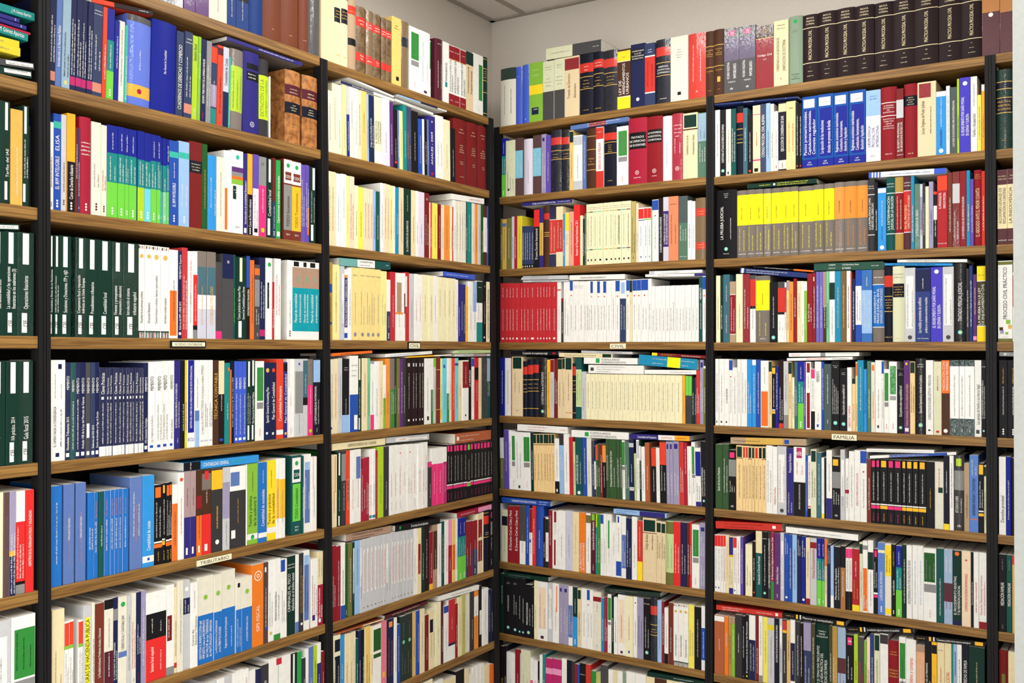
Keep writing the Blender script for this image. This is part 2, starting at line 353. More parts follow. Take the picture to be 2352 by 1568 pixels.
DATA = r"""
R A 2 0 0 4 -60
50 915 dg "w:30-60 ~
105 930 dg w:72-99:10-60 w:4-22:5-55 "w:26-55 Tarifas del IAE
215 1005 oc "w:10-60 ~
272 970 dg w:72-99:20-60 w:4-22:5-45 "w:28-66 ~~
R A 3 0 392 4 -90
50 545 $cef "w:26-60 ~~
172 555 $cef "w:26-66 La contabilidad y las operaciones/financieras en los exámenes (3)
325 565 $cef ^ "w:26-58 Operaciones financieras
F A 3 0 392 4 -90 190 540 548 56 dg w:5-95:20-80 "g3:30-80 ~
R A 4 0 784 4 -90
60 178 $cef "w:24-60 Impuesto sobre el Valor Añadido
185 180 $cef "w:24-46 IVA práctico. 2014
315 178 $cef ^ "w:24-46 Guía fiscal 2015
R A 5 0 784 4 -80
38 1392 cr
92 1386 bw ^
152 1380 lv nv:0-38 go:38-43 "w:2-90 ~~
244 1372 sc w:70-100 bk:9-12 g2:0-9 "w:15-65 ~~~
320 1362 sc "w:25-80 ASIMETRÍAS EN EL FEDERALISMO FISCAL Y SOLIDARIDAD
R A 6 0 1176 4 -80
108 1005 g1 w:20-85:20-80
330 950 w gn:42-88:12-98 g2:30-40:12-98 "dg:50-85 ~~~
F A 1 0 0 4 -110 305 655 722 72 dg w:38-98:20-70 "g3:45-90 ~~
F A 1 0 0 4 -110 328 575 640 62 g3 w:40-98:15-70 "g3:45-90 ~
F A 1 0 0 4 -110 192 440 520 80 yo
F A 1 0 0 4 -110 190 370 448 74 yo
F A 1 0 0 4 -110 268 255 380 82 tl "w:22-90 J. M. Gómez Aparicio
F A 1 0 0 4 -110 290 195 320 22 cm
F A 1 0 0 4 -110 250 160 275 38 in "w:84-92 2
F A 1 0 0 4 -110 190 115 210 40 in "w:84-92 2
F A 1 0 0 4 -110 328 60 192 74 tl "w:50-92 J. M. Gómez Aparicio
R B 0 0 0 4 1330
1480 -420 g2 ^
1610 -420 g2 ^
1692 . g1 ^
1800 . pu ^
1925 . pu ^
2095 . iv
2178 . bn2 bk:62-80
2292 . bn2 bk:62-80
R B 0 560 0 4 50
192 -440 bn2 r bk:66-82 "-w:74-76 III
360 -440 le r "-cv:12-14 ~
520 . le r "-cv:12-14 ~
612 . le r "-cv:12-14 ~
712 . g3 ^ r
R B 1 0 0 4 462 1.2
524 -75 nv sm:5-15 "w:25-75 ~~
580 -60 st "w:22-66 Introducción a la Hacienda Pública
655 -45 gb "bk:12-60 ~~ ye:4-8:35-60
708 -40 nv mg:5-14 "w:16-76 ~~
762 . nv mg:5-14 "w:16-76 ~~
812 . nv mg:5-14 "w:16-76 ~~
862 . nv mg:5-14 "w:16-76 ~~
950 20 n2 sm:4-14 "w:28-66 ~~ "-w:88-95 ~~
988 62 ro
1058 78 db tl:31-65 lg:0-31 %w:7 "w:34-60 ~
1102 185 db "w:40-80 ~
1156 190 iv "g2:20-90 ~
1182 228 aq "w:4-60 ~
1408 150 pb r ^ g3:93-100 go:9-23 *cm:16 "w:40-62 ~
1632 200 db r "w:42-68 Plan General de Contabilidad
1700 285 n2 "w:8-84 CUADERNOS DE DERECHO Y COMERCIO
1772 292 n2 sm:5-16 "w:24-70 ~~ "-w:86-94 ~~
1825 325 yg "dg:70-90 Gestión fiscal "w:4-14 ~
1852 335 ap "w:50-80 ~
1902 358 nv mg:3-12:40-100 "w:22-76 RÉGIMEN TRIBUTARIO DE LA EMPRESA FAMILIAR
1950 375 g2 ^ "w:20-70 ~~
2005 415 n2 ro:78-98 lv:22-50 tl:0-20 "w:24-55 ~
2056 415 ro "bk:15-60 ~ wn:88-97
2110 432 pg nv:0-44 "bk:52-86 Contabilidad de Costes
2124 520 aq "w:5-60 ~
2245 455 gt yg:22-79 r ^ "ol:26-72 ~~~
R B 1 560 0 4 4
155 480 in r bk:79-86:20-95 bk:65-76:20-95 "-w:67-75 ~~ oo:11
245 545 g4 ct:22-79 r "ol:26-74 EXTINCIÓN DE LA/COPROPIEDAD O CONDOMINIO
255 700 w
395 gap
535 650 ta r wn:66-80 nk:41-56 "-cv:68-77 ~~ "-cv:44-54 ~~~ "-oc:22-30 ~
552 gap
692 700 ta r wn:66-80 nk:41-56 "-cv:68-77 ~~ "-cv:44-54 ~~~ "-oc:22-30 ~
F B 1 0 0 4 860 1418 20 142 45 kb u=ro ro:0-35 "w:76-92 ~
F B 1 560 0 4 -145 545 368 608 36 in u=gt "w:40-90 ~
R B 2 0 0 4 450
500 1118 w "rd:25-60 ~ %st:6
572 1042 bl aq:85-92 "w:22-56 EL IRPF INTELIGIBLE "w:62-80 ELISA ~ %w:7
622 1052 g1 %wn:9 "bn:20-50 ~
698 1042 ao bk:0-51 "w:13-48 Curso de Derecho tributario %w:6
722 1168 bd "w:40-80 ~
742 1178 n2 "w:20-60 ~ %w:6
848 1075 cm r "-w:60-76 ~~~~ %w:7
937 1120 iv %wn:9 "g2:30-55 ~~
992 1148 iv %wn:8 "rd:28-50 ~~
1092 1150 $dot
1155 1165 $dot
1195 1178 $dot
1270 1190 $dot
1332 1203 db tl:37-68 yg:0-37 %w:7 "w:40-66 ~~
1392 1222 db tl:37-68 cy:0-37 %w:7 "w:40-66 ~~
1450 1235 $dot
1484 1245 $dot
1502 1262 db tl:37-68 aq:0-37 %w:7
1540 1270 db tl:37-68 gl:0-37 %w:7
1562 1280 $dot
1648 1292 bl aq:80-87 "w:22-50 EL IRPF INTELIGIBLE "w:56-74 ~ %w:8
1745 1300 lb aq:80-87 "w:24-50 ~~ %w:8
1862 1302 bd nk:64-78 "-cv:66-76 ~~~
1913 1322 fg "oc:24-70 ~
1970 1425 sk "w:30-70 ~
1995 1430 sk
2068 1442 iv "lv:20-80 ~
2140 1382 w or:3-54:12-98 "w:8-30 ~
2246 1382 w pu:74-80 g2:69-74 or:65-69 ap:59-65 dg:41-57:10-100 "-w:48-54 ~~ "-bk:6-10 2014 *aq:92
2284 1408 in "w:13-66 Introducción a la contabilidad financiera I w:2-8:20-80
R B 2 560 0 4 44
90 1412 ao bk:0-50 "w:10-44 Curso de Derecho tributario %w:5
143 1418 vi w:0-58 "vi:10-50 ~~ bk:4-9:20-80
212 1440 g2 pk:0-64 "-bk:88-94 17 "w:30-60 ~ *yg:8
272 1455 dg w:70-99:35-68 w:3-24:20-60 "w:27-60 Contabilidad local
306 1450 bd n2:0-46 "w:12-40 ~ %w:6
348 1470 gg "w:20-80 Operaciones contables avanzadas w:3-9:20-85
372 gap
447 1460 bb w:70-99 bb:74-84:15-90 g2:12-68 "-w:75-82 TODO "bk:16-54 TODO Sucesiones "-w:5-9 2014 *gg:92
532 1482 bb w:70-99 bb:74-84:15-90 am:12-68 "-w:75-82 TODO "bb:16-60 TODO Transmisiones "-w:5-9 2014 *gg:92
575 1510 vi ^ "w:20-80 ~~
612 1515 vi or:10-45:50-90 "w:20-80 ~~
665 1535 dg w:70-99:45-85 w:3-24:20-60 "w:27-68 ~~
R B 3 0 392 4 446
502 588 $cef "w:24-66 Sociedades y Renta de no Residentes
552 592 $cef "w:24-60 ~~
660 597 $cef "w:24-66 Sucesiones y Donaciones. ITP y AJD
700 gap
797 612 $cef ^ "w:24-62 Competencia fiscal e imposición/indirecta en la Unión Europea
907 625 $cef "w:24-56 Procedimientos tributarios
1037 638 $cef "w:24-46 Contabilidad local
1136 652 $cef ^ "w:24-54 Finanzas y presupuestos/(interpretación y elaboración)
1280 664 $cef ^ "w:24-52 Introducción al sistema/tributario español
1342 678 $val "bk:16-50 Fiscalidad de las personas jurídicas
1406 684 $val "bk:16-38 Dirección financiera
1486 692 $val "bk:16-68 Derecho financiero y tributario. Ingresos y gastos públicos
1562 702 $val "bk:16-44 Normativa contable española
1642 726 w or:3-54:5-85
1680 738 nv "w:68-96 MEMENTO Experto "w:10-42 Reforma del IRPF e IRNR 2015 w:4-7:20-80
1732 706 rd ^ "w:10-80 ~~
1784 738 w "ro:40-90 ~ "g3:18-52 ~
1824 738 w sc:15-73 bk:10-15 g2:0-10
1906 738 gt ^ dk:50-82 w:34-50 pg:0-34 "oc:16-60 ~
1988 745 gt ^ dk:50-82 w:34-50 pg:0-34 "oc:16-60 CONTABILIDAD Y FISCALIDAD
2046 838 g3 pk:0-10 "cm:20-90 ~
2150 765 g3 nv:71-100 "-w:88-94 III
2174 770 dt "lg:20-60 ~
2272 792 dg cr:70-99:35-60 w:2-22:25-55 "w:24-64 Casos prácticos del nuevo Plan/General de Contabilidad para Pymes
2306 782 bk bl:62-100 "w:28-60 CONTABILIDAD FINANCIERA
R B 3 560 392 4 64
108 820 or "bd:20-90 ~
155 862 g3 g2:44-80 or:86-95:0-90 "w:4-9 ~ "w:20-40 ~~
208 797 nv mg:4-12 "w:26-70 ~~
266 802 w dg:38-70:20-50 "w:40-66 ~ *gg:92
290 1020 rd
348 807 w "rd:30-80 ~~
410 gap
457 820 w %wn:8 "wn:20-50 ~
552 828 w bk:93-99:10-60 ph:66-92 te:11-66 "w:22-58 Manual de contabilidad/de las Administraciones Locales "-aq:72-84 2
610 835 w bk:93-99:10-60 ph:66-92 te:11-66 "w:22-58 Manual de contabilidad/de las Administraciones Locales "-aq:72-84 3
704 842 w bk:93-99:10-60 ph:66-92 te:11-66 "w:22-58 Manual de contabilidad/de las Administraciones Locales "-aq:72-84 1
R B 4 0 784 4 442
605 170 w nv:91-96:50-75 nv:4-8:35-60 "bk:14-54 EL CAMINO HACIA LA CONVERGENCIA/~ "g2:62-86 ~~
657 192 nv ^ "w:72-86 MEMENTO "w:10-44 Novedades Tributarias 2015 w:3-7:20-80
698 194 dt ^ "w:70-82 MEMENTO "w:10-60 ~
746 194 nv ^ "w:68-84 MEMENTO "w:10-62 ~ w:3-7:20-80
795 192 nv "w:68-84 MEMENTO "w:10-64 Artículo 108 de la Ley del Mercado de Valores w:3-7:20-80
838 193 g3 w:21-36:20-80 "w:68-84 MEMENTO w:3-7:20-80
880 193 n2 "w:68-84 MEMENTO "w:10-34 Reforma del IVA 2015 w:3-7:20-80
921 191 nv "w:68-84 MEMENTO "w:10-48 Dación de Inmuebles en Pago de Deudas w:3-7:20-80
985 240 $cla
1012 240 $cla
1042 240 $cla
1090 240 $cla
1130 240 $cla
1160 240 $cla
1190 240 $cla
1224 240 $cla
1244 240 $cla
1280 240 $cla
1305 240 $cla
1330 240 $cla
1371 196 nv "w:68-84 MEMENTO "w:10-38 I+D e Innovación Tecnológica w:3-7:20-80
1435 188 w "bk:68-84 MEMENTO "g2:10-40 Ley y Reglamento de Auditoría bl:4-7:20-70
1498 186 w "bk:68-84 MEMENTO "g2:12-52 Control de Calidad Interno y Externo/en la Auditoría de Cuentas bl:4-7:20-70
1562 180 w "bk:68-84 MEMENTO "g2:12-52 Control de Calidad Interno y Externo/en la Auditoría de Cuentas bl:4-7:20-70
1613 176 w "bk:68-84 MEMENTO "g2:12-34 Informe de Auditoría bl:4-7:20-70
1670 176 in "w:24-74 EL ESTADO DEUDOR FRENTE A SUS ACREEDORES/~ "w:7-12 ~
1704 172 bk "w:20-50 ~
1728 172 yo
1796 172 w db:17-100:8-92 "w:22-94 GESTIÓN DEL COBRO DE LAS OPERACIONES DE VENTA INTERNACIONAL "-bl:6-13 ECU
1838 172 w lb:0-30 st:30-42 "g2:45-80 ~
1890 170 w "g2:14-94 La mejora de la PRODUCTIVIDAD en la pequeña y mediana EMPRESA "-bl:5-8 ECU
1924 170 w "bk:22-50 ~~ "-bl:5-8 ECU
1962 170 w "bk:22-50 ~~ "-bl:5-8 ECU
2016 172 bn "oc:30-85 TÉCNICA CONTABLE
2072 176 kb cv:60-100 "w:40-80 ~ bl:4-7:20-80
2122 196 tl "w:30-50 ~ or:90-94:60-90
2132 260 or
2162 180 nk "w:20-80 ~
2193 182 rb "w:66-80 MEMENTO "w:10-60 ~ w:3-6:20-80
2236 182 rb "w:66-80 MEMENTO "w:10-60 ~ w:3-6:20-80
2275 182 rb "w:66-80 MEMENTO "w:10-60 ~ w:3-6:20-80
R B 4 560 784 4 35
75 176 dg w:68-99:30-70 w:2-20:20-60 "w:22-60 ~~
112 166 dg w:68-99:30-70 w:2-20:20-60 "w:22-60 Plan General de Contabilidad Pública
190 180 $tir
250 194 nv "w:22-68 Spanish General Accounting Plan w:7-10:30-60 *oc:90
305 194 nv "w:26-74 Plan General de Contabilidad w:6-9:30-60 *ro:90
368 162 ro w:5-11 "w:22-66 Contabilidad financiera
406 190 in bk:88-98 "w:20-84 Plan General de Contabilidad *am:6
476 160 w pu:64-100:0-25 pk:0-20:0-15 "lp:40-56 ~ "g3:5-12 ~
550 160 g1 g2:30-84 "g3:4-28 ~ bl:92-95:40-60
594 160 g1 dk:50-98 bk:40-50 "w:55-80 ~
643 162 gt pk:0-66 "w:28-64 ~ "-bk:90-94 17 *yg:6
706 156 nk lb:69-98 "w:14-64 LA RESPONSABILIDAD PATRIMONIAL/~ "w:4-9 ~
R B 5 0 784 4 455
578 1330 co "w:22-92 ~ "pp:50-80 ~
592 gap
692 1312 st "w:44-66 FORMULARIOS TRIBUTARIOS "sm:20-70 ~
704 gap
798 1298 st "w:44-66 FORMULARIOS TRIBUTARIOS "sm:20-70 ~
812 gap
867 1388 co "w:34-60 ~~
912 1388 $azu
960 1378 dt "w:36-60 ~
1015 1372 $azu
1052 1366 $azu
1092 1360 $azu
1128 1355 $azu
1192 1352 $azu
1204 gap
1318 1246 st ^ "w:36-84 ~~ "sm:30-70 ~
1424 1230 sk w:5-12 "w:18-50 Contabilidad de costes bl:7-10:40-60
1503 1318 $mor
1530 1306 $moy
1563 1298 $mor
1592 1292 $mor
1644 1315 w or:0-75
1700 1205 w "rd:30-70 ~ *ro:92
1758 1190 pp in:0-47 w:4-12:30-60 "g3:60-80 ~
1812 1188 pp in:0-47 w:4-12:30-60 "g3:60-80 ~
1862 1182 bn or:0-47 w:4-12:30-60 mr:55-70
1950 1174 bn sc:0-47 gt:76-95 sc:88-98:30-70 w:4-12:30-60 "w:60-75 ~
2052 1166 g4 am:75-98 "am:28-55 GUÍA DEL SISTEMA FINANCIERO *w:12
2118 1156 g1 lv:38-82 "g3:5-34 ~
2268 1145 g4 w:70-100 st:76-93:5-60 "oc:30-60 ~ w:12-22:10-35
2280 1130 w
R B 5 560 784 4 37
140 1122 ap w:6-13 "dg:22-60 Teoría y práctica/de la auditoría II "dg:66-90 ~ *gg:9
218 1106 co w:6-12 "w:20-66 Contabilidad de sociedades "w:74-90 ~
306 1092 ye w:9-16 "bn:20-58 Teoría y práctica/de la contabilidad "bn:66-88 ~
336 1078 w am:25-75
388 1074 w am:25-74
450 gap
540 1046 dt w:66-97:5-92 dt:70-82:20-80 lg:17-64:10-90 "-w:72-80 TODO "dg:20-58 TODO Contabilidad "-w:4-12 2014/2015 *gg:90
556 1050 dt
628 1036 w st:12-80:20-85 lb:80-90:20-85 "w:30-70 ~~
678 1058 w ro:57-100:30-100 "g3:20-60 ~
F B 5 0 784 4 1700 2388 1194 1112 74 sk bk:0-21 "w:24-58 CONTABILIDAD GENERAL "-w:6-16 ~ "aq:60-80 CURSO PRÁCTICO
R B 6 0 1176 4 482
598 895 cv "g3:10-60 ~~
642 1004 w ro:72-98 ap:68-72 "g3:10-64 ~~
684 990 w ro:72-98 ap:68-72 "g3:10-64 ~~
728 gap
772 990 w ro:72-98 ap:68-72 "g3:10-64 ~~
848 860 g1 yl:8-88:25-80 "bk:10-86 LECTURAS DE HACIENDA PUBLICA
876 832 iv
964 840 bb "w:22-74 La Fiscalidad Ambiental. Problemas Actuales y Soluciones
1048 802 iv wn:0-46 bk:90-100 "g2:50-80 ~ "w:20-44 ~
1092 785 nv g2:76-88 "w:14-70 EL CONCURSO DE ACREEDORES/~
1170 776 iv st:36-42 "g3:44-80 CIERRE FISCAL Y CONTABLE 2009 *gg:92
1212 765 g1 "g2:20-90 ~
1258 745 iv "rd:20-70 ~~ "g3:6-10 ~
1302 735 nv cm:6-14:40-100 "w:34-66 ~~
1350 722 lv "w:20-80 ~
1538 728 w bk:47-76 sc:0-47 "w:10-38 Sistema fiscal español/~ "w:54-70 ~~
1612 668 w bd:38-66:10-70 g2:0-9 "w:42-62 ~~ oo:92
1638 690 cv rd:6-12
1690 630 iv "g2:20-80 ~
1756 625 g1 nv:62-80 "w:64-78 ~~ *w:90
1822 645 w "g3:26-60 Curso de/Derecho Tributario "g2:70-90 ~
1972 590 iv co:0-56 "w:6-50 GESTIÓN E INSPECCIÓN del/IMPUESTO sobre el INCREMENTO/del VALOR de los TERRENOS/de NATURALEZA URBANA *ap:76
2048 572 iv co:0-56 "w:8-46 Los PROCEDIMIENTOS de COMPROBACIÓN/en los TRIBUTOS LOCALES *ap:78
2172 532 iv co:0-56 "w:10-46 Reglamento General de Recaudación/~ *ap:80
2225 610 iv co:0-58 "w:8-46 ~~ bk:88-94:30-70
2322 590 iv co:0-58 "w:12-46 LA FUNCIÓN TRIBUTARIA LOCAL *ap:80
2330 600 co
R B 6 560 1176 4 82
188 480 oi "w:18-50 GPS FISCAL oo:86
236 462 bw w:88-94:30-60 bl:16-20:40-80
282 442 w "g3:18-60 ~~ *oc:10
345 428 w "bk:24-60 PRINCIPIOS DE HACIENDA PÚBLICA/~ gn:0-7
386 430 w bl:84-99 "g3:20-60 ~~
400 425 w
482 405 dg "w:30-78 CRIMINALES AL FISCO/Aplicación en el ámbito estatal "-w:84-92 ~~
516 390 w st:0-14 "pe:24-62 ~
553 376 g4 "oc:24-84 ~~ *w:10
612 352 w st:12-82:15-90 lb:82-94:15-90 "in:24-66 ~~
624 gap
688 430 w "cm:16-76 ~~~ in:10-18:20-60
742 362 cv cm:0-55 "w:10-50 Plan General de Contabilidad/ANOTADO w:4-9:20-60 "g3:66-90 ~~
R B 7 560 1176 4 -330
-240 1560 g1
-170 1530 w
-100 1505 g1 "g2:20-80 ~
-60 1480 w
5 1450 w
50 1440 w "rd:50-90 ~
118 1452 w
165 1440 nv *ro:70
236 1402 g4 "w:20-80 MEMENTO Experto
305 1345 w "g3:10-70 ~~
355 1340 w gn:0-100:30-100 rd:92-100
440 1312 w
496 1295 bk w:60-99:30-60
542 1285 gg "w:20-60 ~
572 1340 g4 "w:20-70 ~
600 1255 w bk:0-36
644 1238 st "w:10-60 ~
680 1228 yg "dg:20-80 ~
718 1202 w in:0-74:0-90 "w:20-60 ~
774 1275 bd "cv:20-70 ~
R C 0 560 0 4 714
836 -50 be ^
906 -15 cv r nk:64-86:8-92 "-oc:70-84 ~~~ "-oc:12-20 ~
976 -5 cv r nk:64-86:8-92 "-oc:70-84 ~~~ "-oc:12-20 ~
1048 -10 bz r rt:78-90 bk:34-44 "-oc:80-88 ~ "-oc:10-20 ~
1136 62 bo r rt:70-84 rt:17-30 "-w:72-82 ~~ "-w:19-28 Tomo/Vol.
1200 100 bo r ^ rt:70-82 rt:17-30 "-w:72-80 ~~ "-w:19-28 ~
1272 132 bo r rt:70-82 rt:17-28 "-w:72-80 ~~ "-w:19-26 Tomo/Vol.
1318 165 bo r rt:70-82 rt:17-28 "-w:72-80 ~~
1370 186 bo r rt:70-82 rt:17-28 "-w:72-80 ~~
1454 160 am2 bk:7-13:45-75 "-bn:82-90 ~~
1530 200 bo r ^ nk:62-76
1624 252 $tir
1715 292 w "g3:20-84 ~~ wn:3-7:40-70
1728 372 w gn:50-98
1774 gap
1842 358 wn r "w:20-64 ~~ "-w:90-96 ~
1892 388 w tl:26-34:30-70 "dg:35-66 FORMULARIOS DE ~
1936 415 $ins "g3:22-76 INSTITUCIONES DE/DERECHO ~
1994 432 $ins "g3:22-76 INSTITUCIONES DE/DERECHO ~
2050 460 $ins "g3:22-76 INSTITUCIONES DE/DERECHO ~
2119 478 be dg:78-100 "bn:30-74 Comentarios a la Ley de/Propiedad Horizontal
2209 500 w gn:24-84:55-92 "g3:5-8 ~
2258 525 dg r oc:96-97 oc:80-81 oc:60-61 oc:40-41 oc:5-6 "-oc:64-78 ~~~~
R C 1 560 0 4 772 -1
822 832 iv "g2:20-80 ~
868 768 cr "g2:20-80 ~
912 780 iv "g3:10-50 ~
948 782 py "g3:10-50 ~
976 795 g1 db:0-60 "w:8-50 ~
1020 802 iv "g2:40-80 ~
1052 815 w "g2:20-70 ~
1086 830 pe "bn:20-80 ~
1138 838 am2 "bn:40-70 ~
1158 865 lb
1204 880 nv "w:22-66 Código civil de la República de Cuba/~
1276 892 cr "dg:30-64 EL DERECHO CIVIL/CONSTITUCIONAL/CONTEMPORÁNEO w:3-18
1348 908 pl "g2:20-50 ~
1384 938 pu "w:20-66 ~
1420 1005 bk *ro:10 "w:14-50 ~
1436 1012 st
1472 1018 py "g3:20-70 ~
1504 965 tl "w:20-60 ~
1550 985 n2 ^ "oc:20-60 ~~
1612 1022 bk "w:20-66 ~
1650 1092 bl "w:20-70 ~
1664 1095 w
1690 1100 bk "w:20-60 ~
1706 1100 st
1768 1068 in "w:20-74 ANALES - 2009 "-w:88-94 39 *cm:5
1840 1065 w "g3:20-60 ~~
1906 1102 cr "g3:20-60 ~
1948 1180 bk "w:10-60 ~
2072 1100 bd r "-cv:78-88 ~~ "-cv:48-62 ~~~~ "-cv:30-36 ~~ "-cv:10-13 ~
2168 1132 bd r "-cv:78-88 ~~ "-cv:48-62 ~~~~ "-cv:30-36 ~~
2258 1162 bd r "-cv:78-88 ~~ "-cv:48-62 ~~~~ "-cv:30-36 ~~
F C 1 560 0 4 900 1390 762 930 24 w nv:0-60
F C 1 560 0 4 970 1388 715 895 28 w
F C 1 560 0 4 1400 1750 925 1058 22 w
F C 1 560 0 4 1420 1870 880 1028 22 w lb:0-45 nv:45-80
R C 2 560 392 4 765
800 0 cr "gg:20-80 ~
857 8 cv "ro:20-80 ~
900 25 w "aq:20-70 ~
946 30 w "g2:40-80 ~
976 45 py "oc:20-60 ~
1020 52 pe "rd:12-76 ~~
1056 135 cr "bn:20-60 ~
1108 150 ye2 "bn:20-60 ~
1138 158 pe "rd:20-76 ~
1166 165 pe "rd:20-76 ~
1192 170 pe "rd:20-76 ~
1216 182 lb
1250 190 dt "w:20-60 ~
1262 gap
1292 112 w
1318 118 pe "rd:20-80 ~
1348 125 pe "rd:20-80 ~
1378 135 py "rd:20-80 ~
1402 140 w
1432 152 sk2 "w:30-60 ~
1476 155 be "bn:20-80 ~
1546 165 dg "w:6-52 EL CONTRATO DE ALIMENTOS "w:66-90 ~
1590 180 cv "bn:20-60 ~
1612 185 w
1666 195 pl "g2:20-50 ~
1712 205 bd "w:20-66 ~~ "-w:88-94 III
1720 290 w
1740 292 ro
1786 298 ye2 "bn:20-80 ~
1816 308 bd "w:20-80 ~
1846 312 pe
1904 318 oj "bn:20-80 ~
1920 325 cr
1932 330 rd
1956 255 w
1980 275 iv "g2:20-80 ~
2004 280 iv "g2:20-80 ~
2024 280 iv "g2:20-80 ~
2046 284 iv "g2:20-80 ~
2058 290 dg
2102 290 tl "w:20-80 ~
2132 298 iv
2158 306 oj
2182 310 g1
2206 314 fg
2240 320 bn w:22-80 "g3:30-70 ~
2256 325 rb
F C 2 560 392 4 1912 2216 262 308 52 w "ro:55-90 ~
R C 3 560 392 4 765
822 838 oc2 bl:61-72 bl:20-23
882 862 py "g3:40-90 ~ "rd:10-50 ~
892 850 w
932 872 g1 w:22-90:40-80
962 905 w in:18-88 oj:88-92 "w:20-86 PRÁCTICA NOTARIAL Y DERECHO CIVIL bl:3-10
994 888 w "g3:20-70 ~
1068 888 $ama "g3:22-66 ~
1124 892 $ama "g3:22-66 ~~
1172 898 $ama "g3:22-66 ~~
1216 902 $ama "g3:22-66 ~~
1262 908 $ama "g3:22-66 ~
1318 922 py "g3:22-66 ~~
1352 1000 w n2:0-48 %w:8 "w:20-40 ~
1398 928 rd "w:20-66 ~
1472 938 w ph:42-86:20-80 oj:39-42
1490 940 w bd:40-70:30-90
1530 932 rd w:50-94:10-50 "w:40-80 ~
1572 945 g1 "g2:20-60 ~
1608 948 w "rd:30-60 ~
1646 955 w "rd:30-70 ~
1706 955 cr "rd:30-70 ~
1748 962 cr "rd:30-70 ~
1782 965 w "rd:30-70 ~
1832 975 cr "g3:40-80 ~
1870 980 cr "rd:40-80 ~
1912 985 cr "g3:40-80 ~
1950 990 cr "g3:40-80 ~
1976 1000 w
2000 1040 in "w:10-60 ~
2020 1042 in "w:20-70 ~
2045 1045 in "w:15-66 ~
2072 1065 am
2110 1015 w
2144 1018 lb w:0-50 "nv:20-80 ~
2198 1012 w dg:64-99 tl:0-32 "g3:36-60 ~~ "-w:88-93 ~
2232 1015 bk "w:30-66 ~ w:6-9:30-60 "-w:90-94 23
2268 1020 cr "g3:6-88 NOCIONES DE DERECHO CIVIL PATRIMONIAL
F C 3 560 392 4 885 1355 872 908 80 tp w:34-68 dt:68-100 "g3:38-64 LEY DE ARRENDAMIENTOS URBANOS/~ "w:90-97 ~
F C 3 560 392 4 1838 2130 968 1002 44 rb "w:10-80 ~
R C 4 560 784 4 772
832 165 iv "rd:20-80 ~ bl:6-9:30-60
876 160 cv "rd:20-80 ~
914 152 g1 "g3:20-90 ~
978 160 bk lb:0-24 "w:26-46 ~ "-w:84-90 ~~
1056 130 w bl:0-49 w:3-22:50-90 "-g3:72-92 ~~~
1092 150 dg cr:70-99:30-70 w:2-18:30-60 "w:22-60 ~
1142 152 cv "rd:20-90 ~
1172 152 gl
1206 180 w pk:0-22 "g3:26-70 ~ lv:96-100
1250 185 w "g2:20-60 ~
1285 178 cv "or:20-60 ~
1312 215 w ap:0-48
1354 156 oj
1390 156 gt gn:0-56 "w:20-52 ~~
1414 155 g4 "w:20-60 ~
1440 155 ol
1468 156 pu "w:20-80 ~
1502 156 g4 "w:20-60 ~
1550 156 $neg
1580 156 $neg
1608 156 $neg
1634 156 $neg
1666 156 $neg
1728 155 w "g3:20-70 ~ wn:6-12:40-70
1752 155 w gn:0-52 "w:20-50 ~
1776 150 g1 ap:86-100
1812 140 bb oc:80-81 oc:20-21 "-oc:50-58 ~
1832 155 py am:6-20
1872 155 cy "g2:20-60 ~ bl:85-90:20-60
1896 152 w gn:0-45
1916 152 iv
1944 152 ro "w:20-80 ~
1976 152 cy bl:88-92
2014 176 cv "rd:40-60 ~
2070 172 w mr:54-98 "w:60-90 ~ bk:7-10:40-60
2102 150 bk "w:54-80 LA PARTICIÓN
2128 150 w bl:86-99 "g3:20-80 ~
2164 148 rd bk:64-84 "w:30-60 ~
2194 150 cv
2244 145 g4 ^
2290 142 dt gb:60-98 "w:36-60 ~~
F C 4 560 784 4 820 1190 138 108 26 or
F C 4 560 784 4 1310 1740 148 116 30 w "lb:10-80 ~
F C 4 560 784 4 1510 1912 152 130 12 am w:60-100
F C 4 560 784 4 1960 2282 140 136 24 g1 pp:50-90
F C 4 560 784 4 1945 2284 112 106 30 yg3 "g3:10-70 ~
R C 5 560 784 4 782
812 1020 gn "w:10-40 ~
865 1042 cv or:48-98:62-98 "ro:20-50 ~
903 1010 dg w:68-98:35-70 w:1-14:30-60 "w:20-48 ~
944 1005 g4 g2:60-96
982 1000 ro wn:30-60:40-70
1030 998 w "ro:20-60 ~
1086 990 w st:60-90:20-90
1102 1180 cm "w:20-90 ~
1130 1072 cm "w:20-50 ~
1162 1062 cm "w:10-60 ~~
1186 990 w "g3:20-50 ~ tl:2-6
1214 985 w "g3:20-50 ~ tl:2-6
1234 1000 cm w:10-90:50-100
1288 966 yg "g3:20-60 ~
1340 966 g4 "w:10-50 ~
1382 958 w "rd:26-60 ~ g3:6-18:55-60
1424 952 w "rd:26-60 ~ g3:6-18:55-60
1466 950 w "rd:26-70 ~ g3:6-18:55-60 *rt:88
1508 945 w "g3:40-60 ~
1560 942 w "rd:26-50 ~~ *rt:88
1602 940 w "rd:26-70 ~ g3:6-18:55-60
1640 938 w "rd:26-60 ~
1668 930 w "g3:26-60 ~ g3:6-18:55-60
1700 925 w "rd:26-80 ~
1732 1104 g4 pk:88-100 "w:20-50 ~
1785 985 w pk:0-73 "w:20-60 ~
1842 980 w pk:0-73 "w:20-60 ~
1876 970 w mg:0-74
1902 948 $mop
1932 948 $mop
1960 945 $mop
1990 942 $mop
2024 940 $mop
2056 938 $mop
2090 935 bk lg:88-98:20-80 w:28-30 lg:22-27 "w:34-70 ~
2118 930 $mop
2148 928 $mop
2180 925 $mop
2206 922 $mop
2240 918 $mop
2272 914 $mop
2300 912 $mop
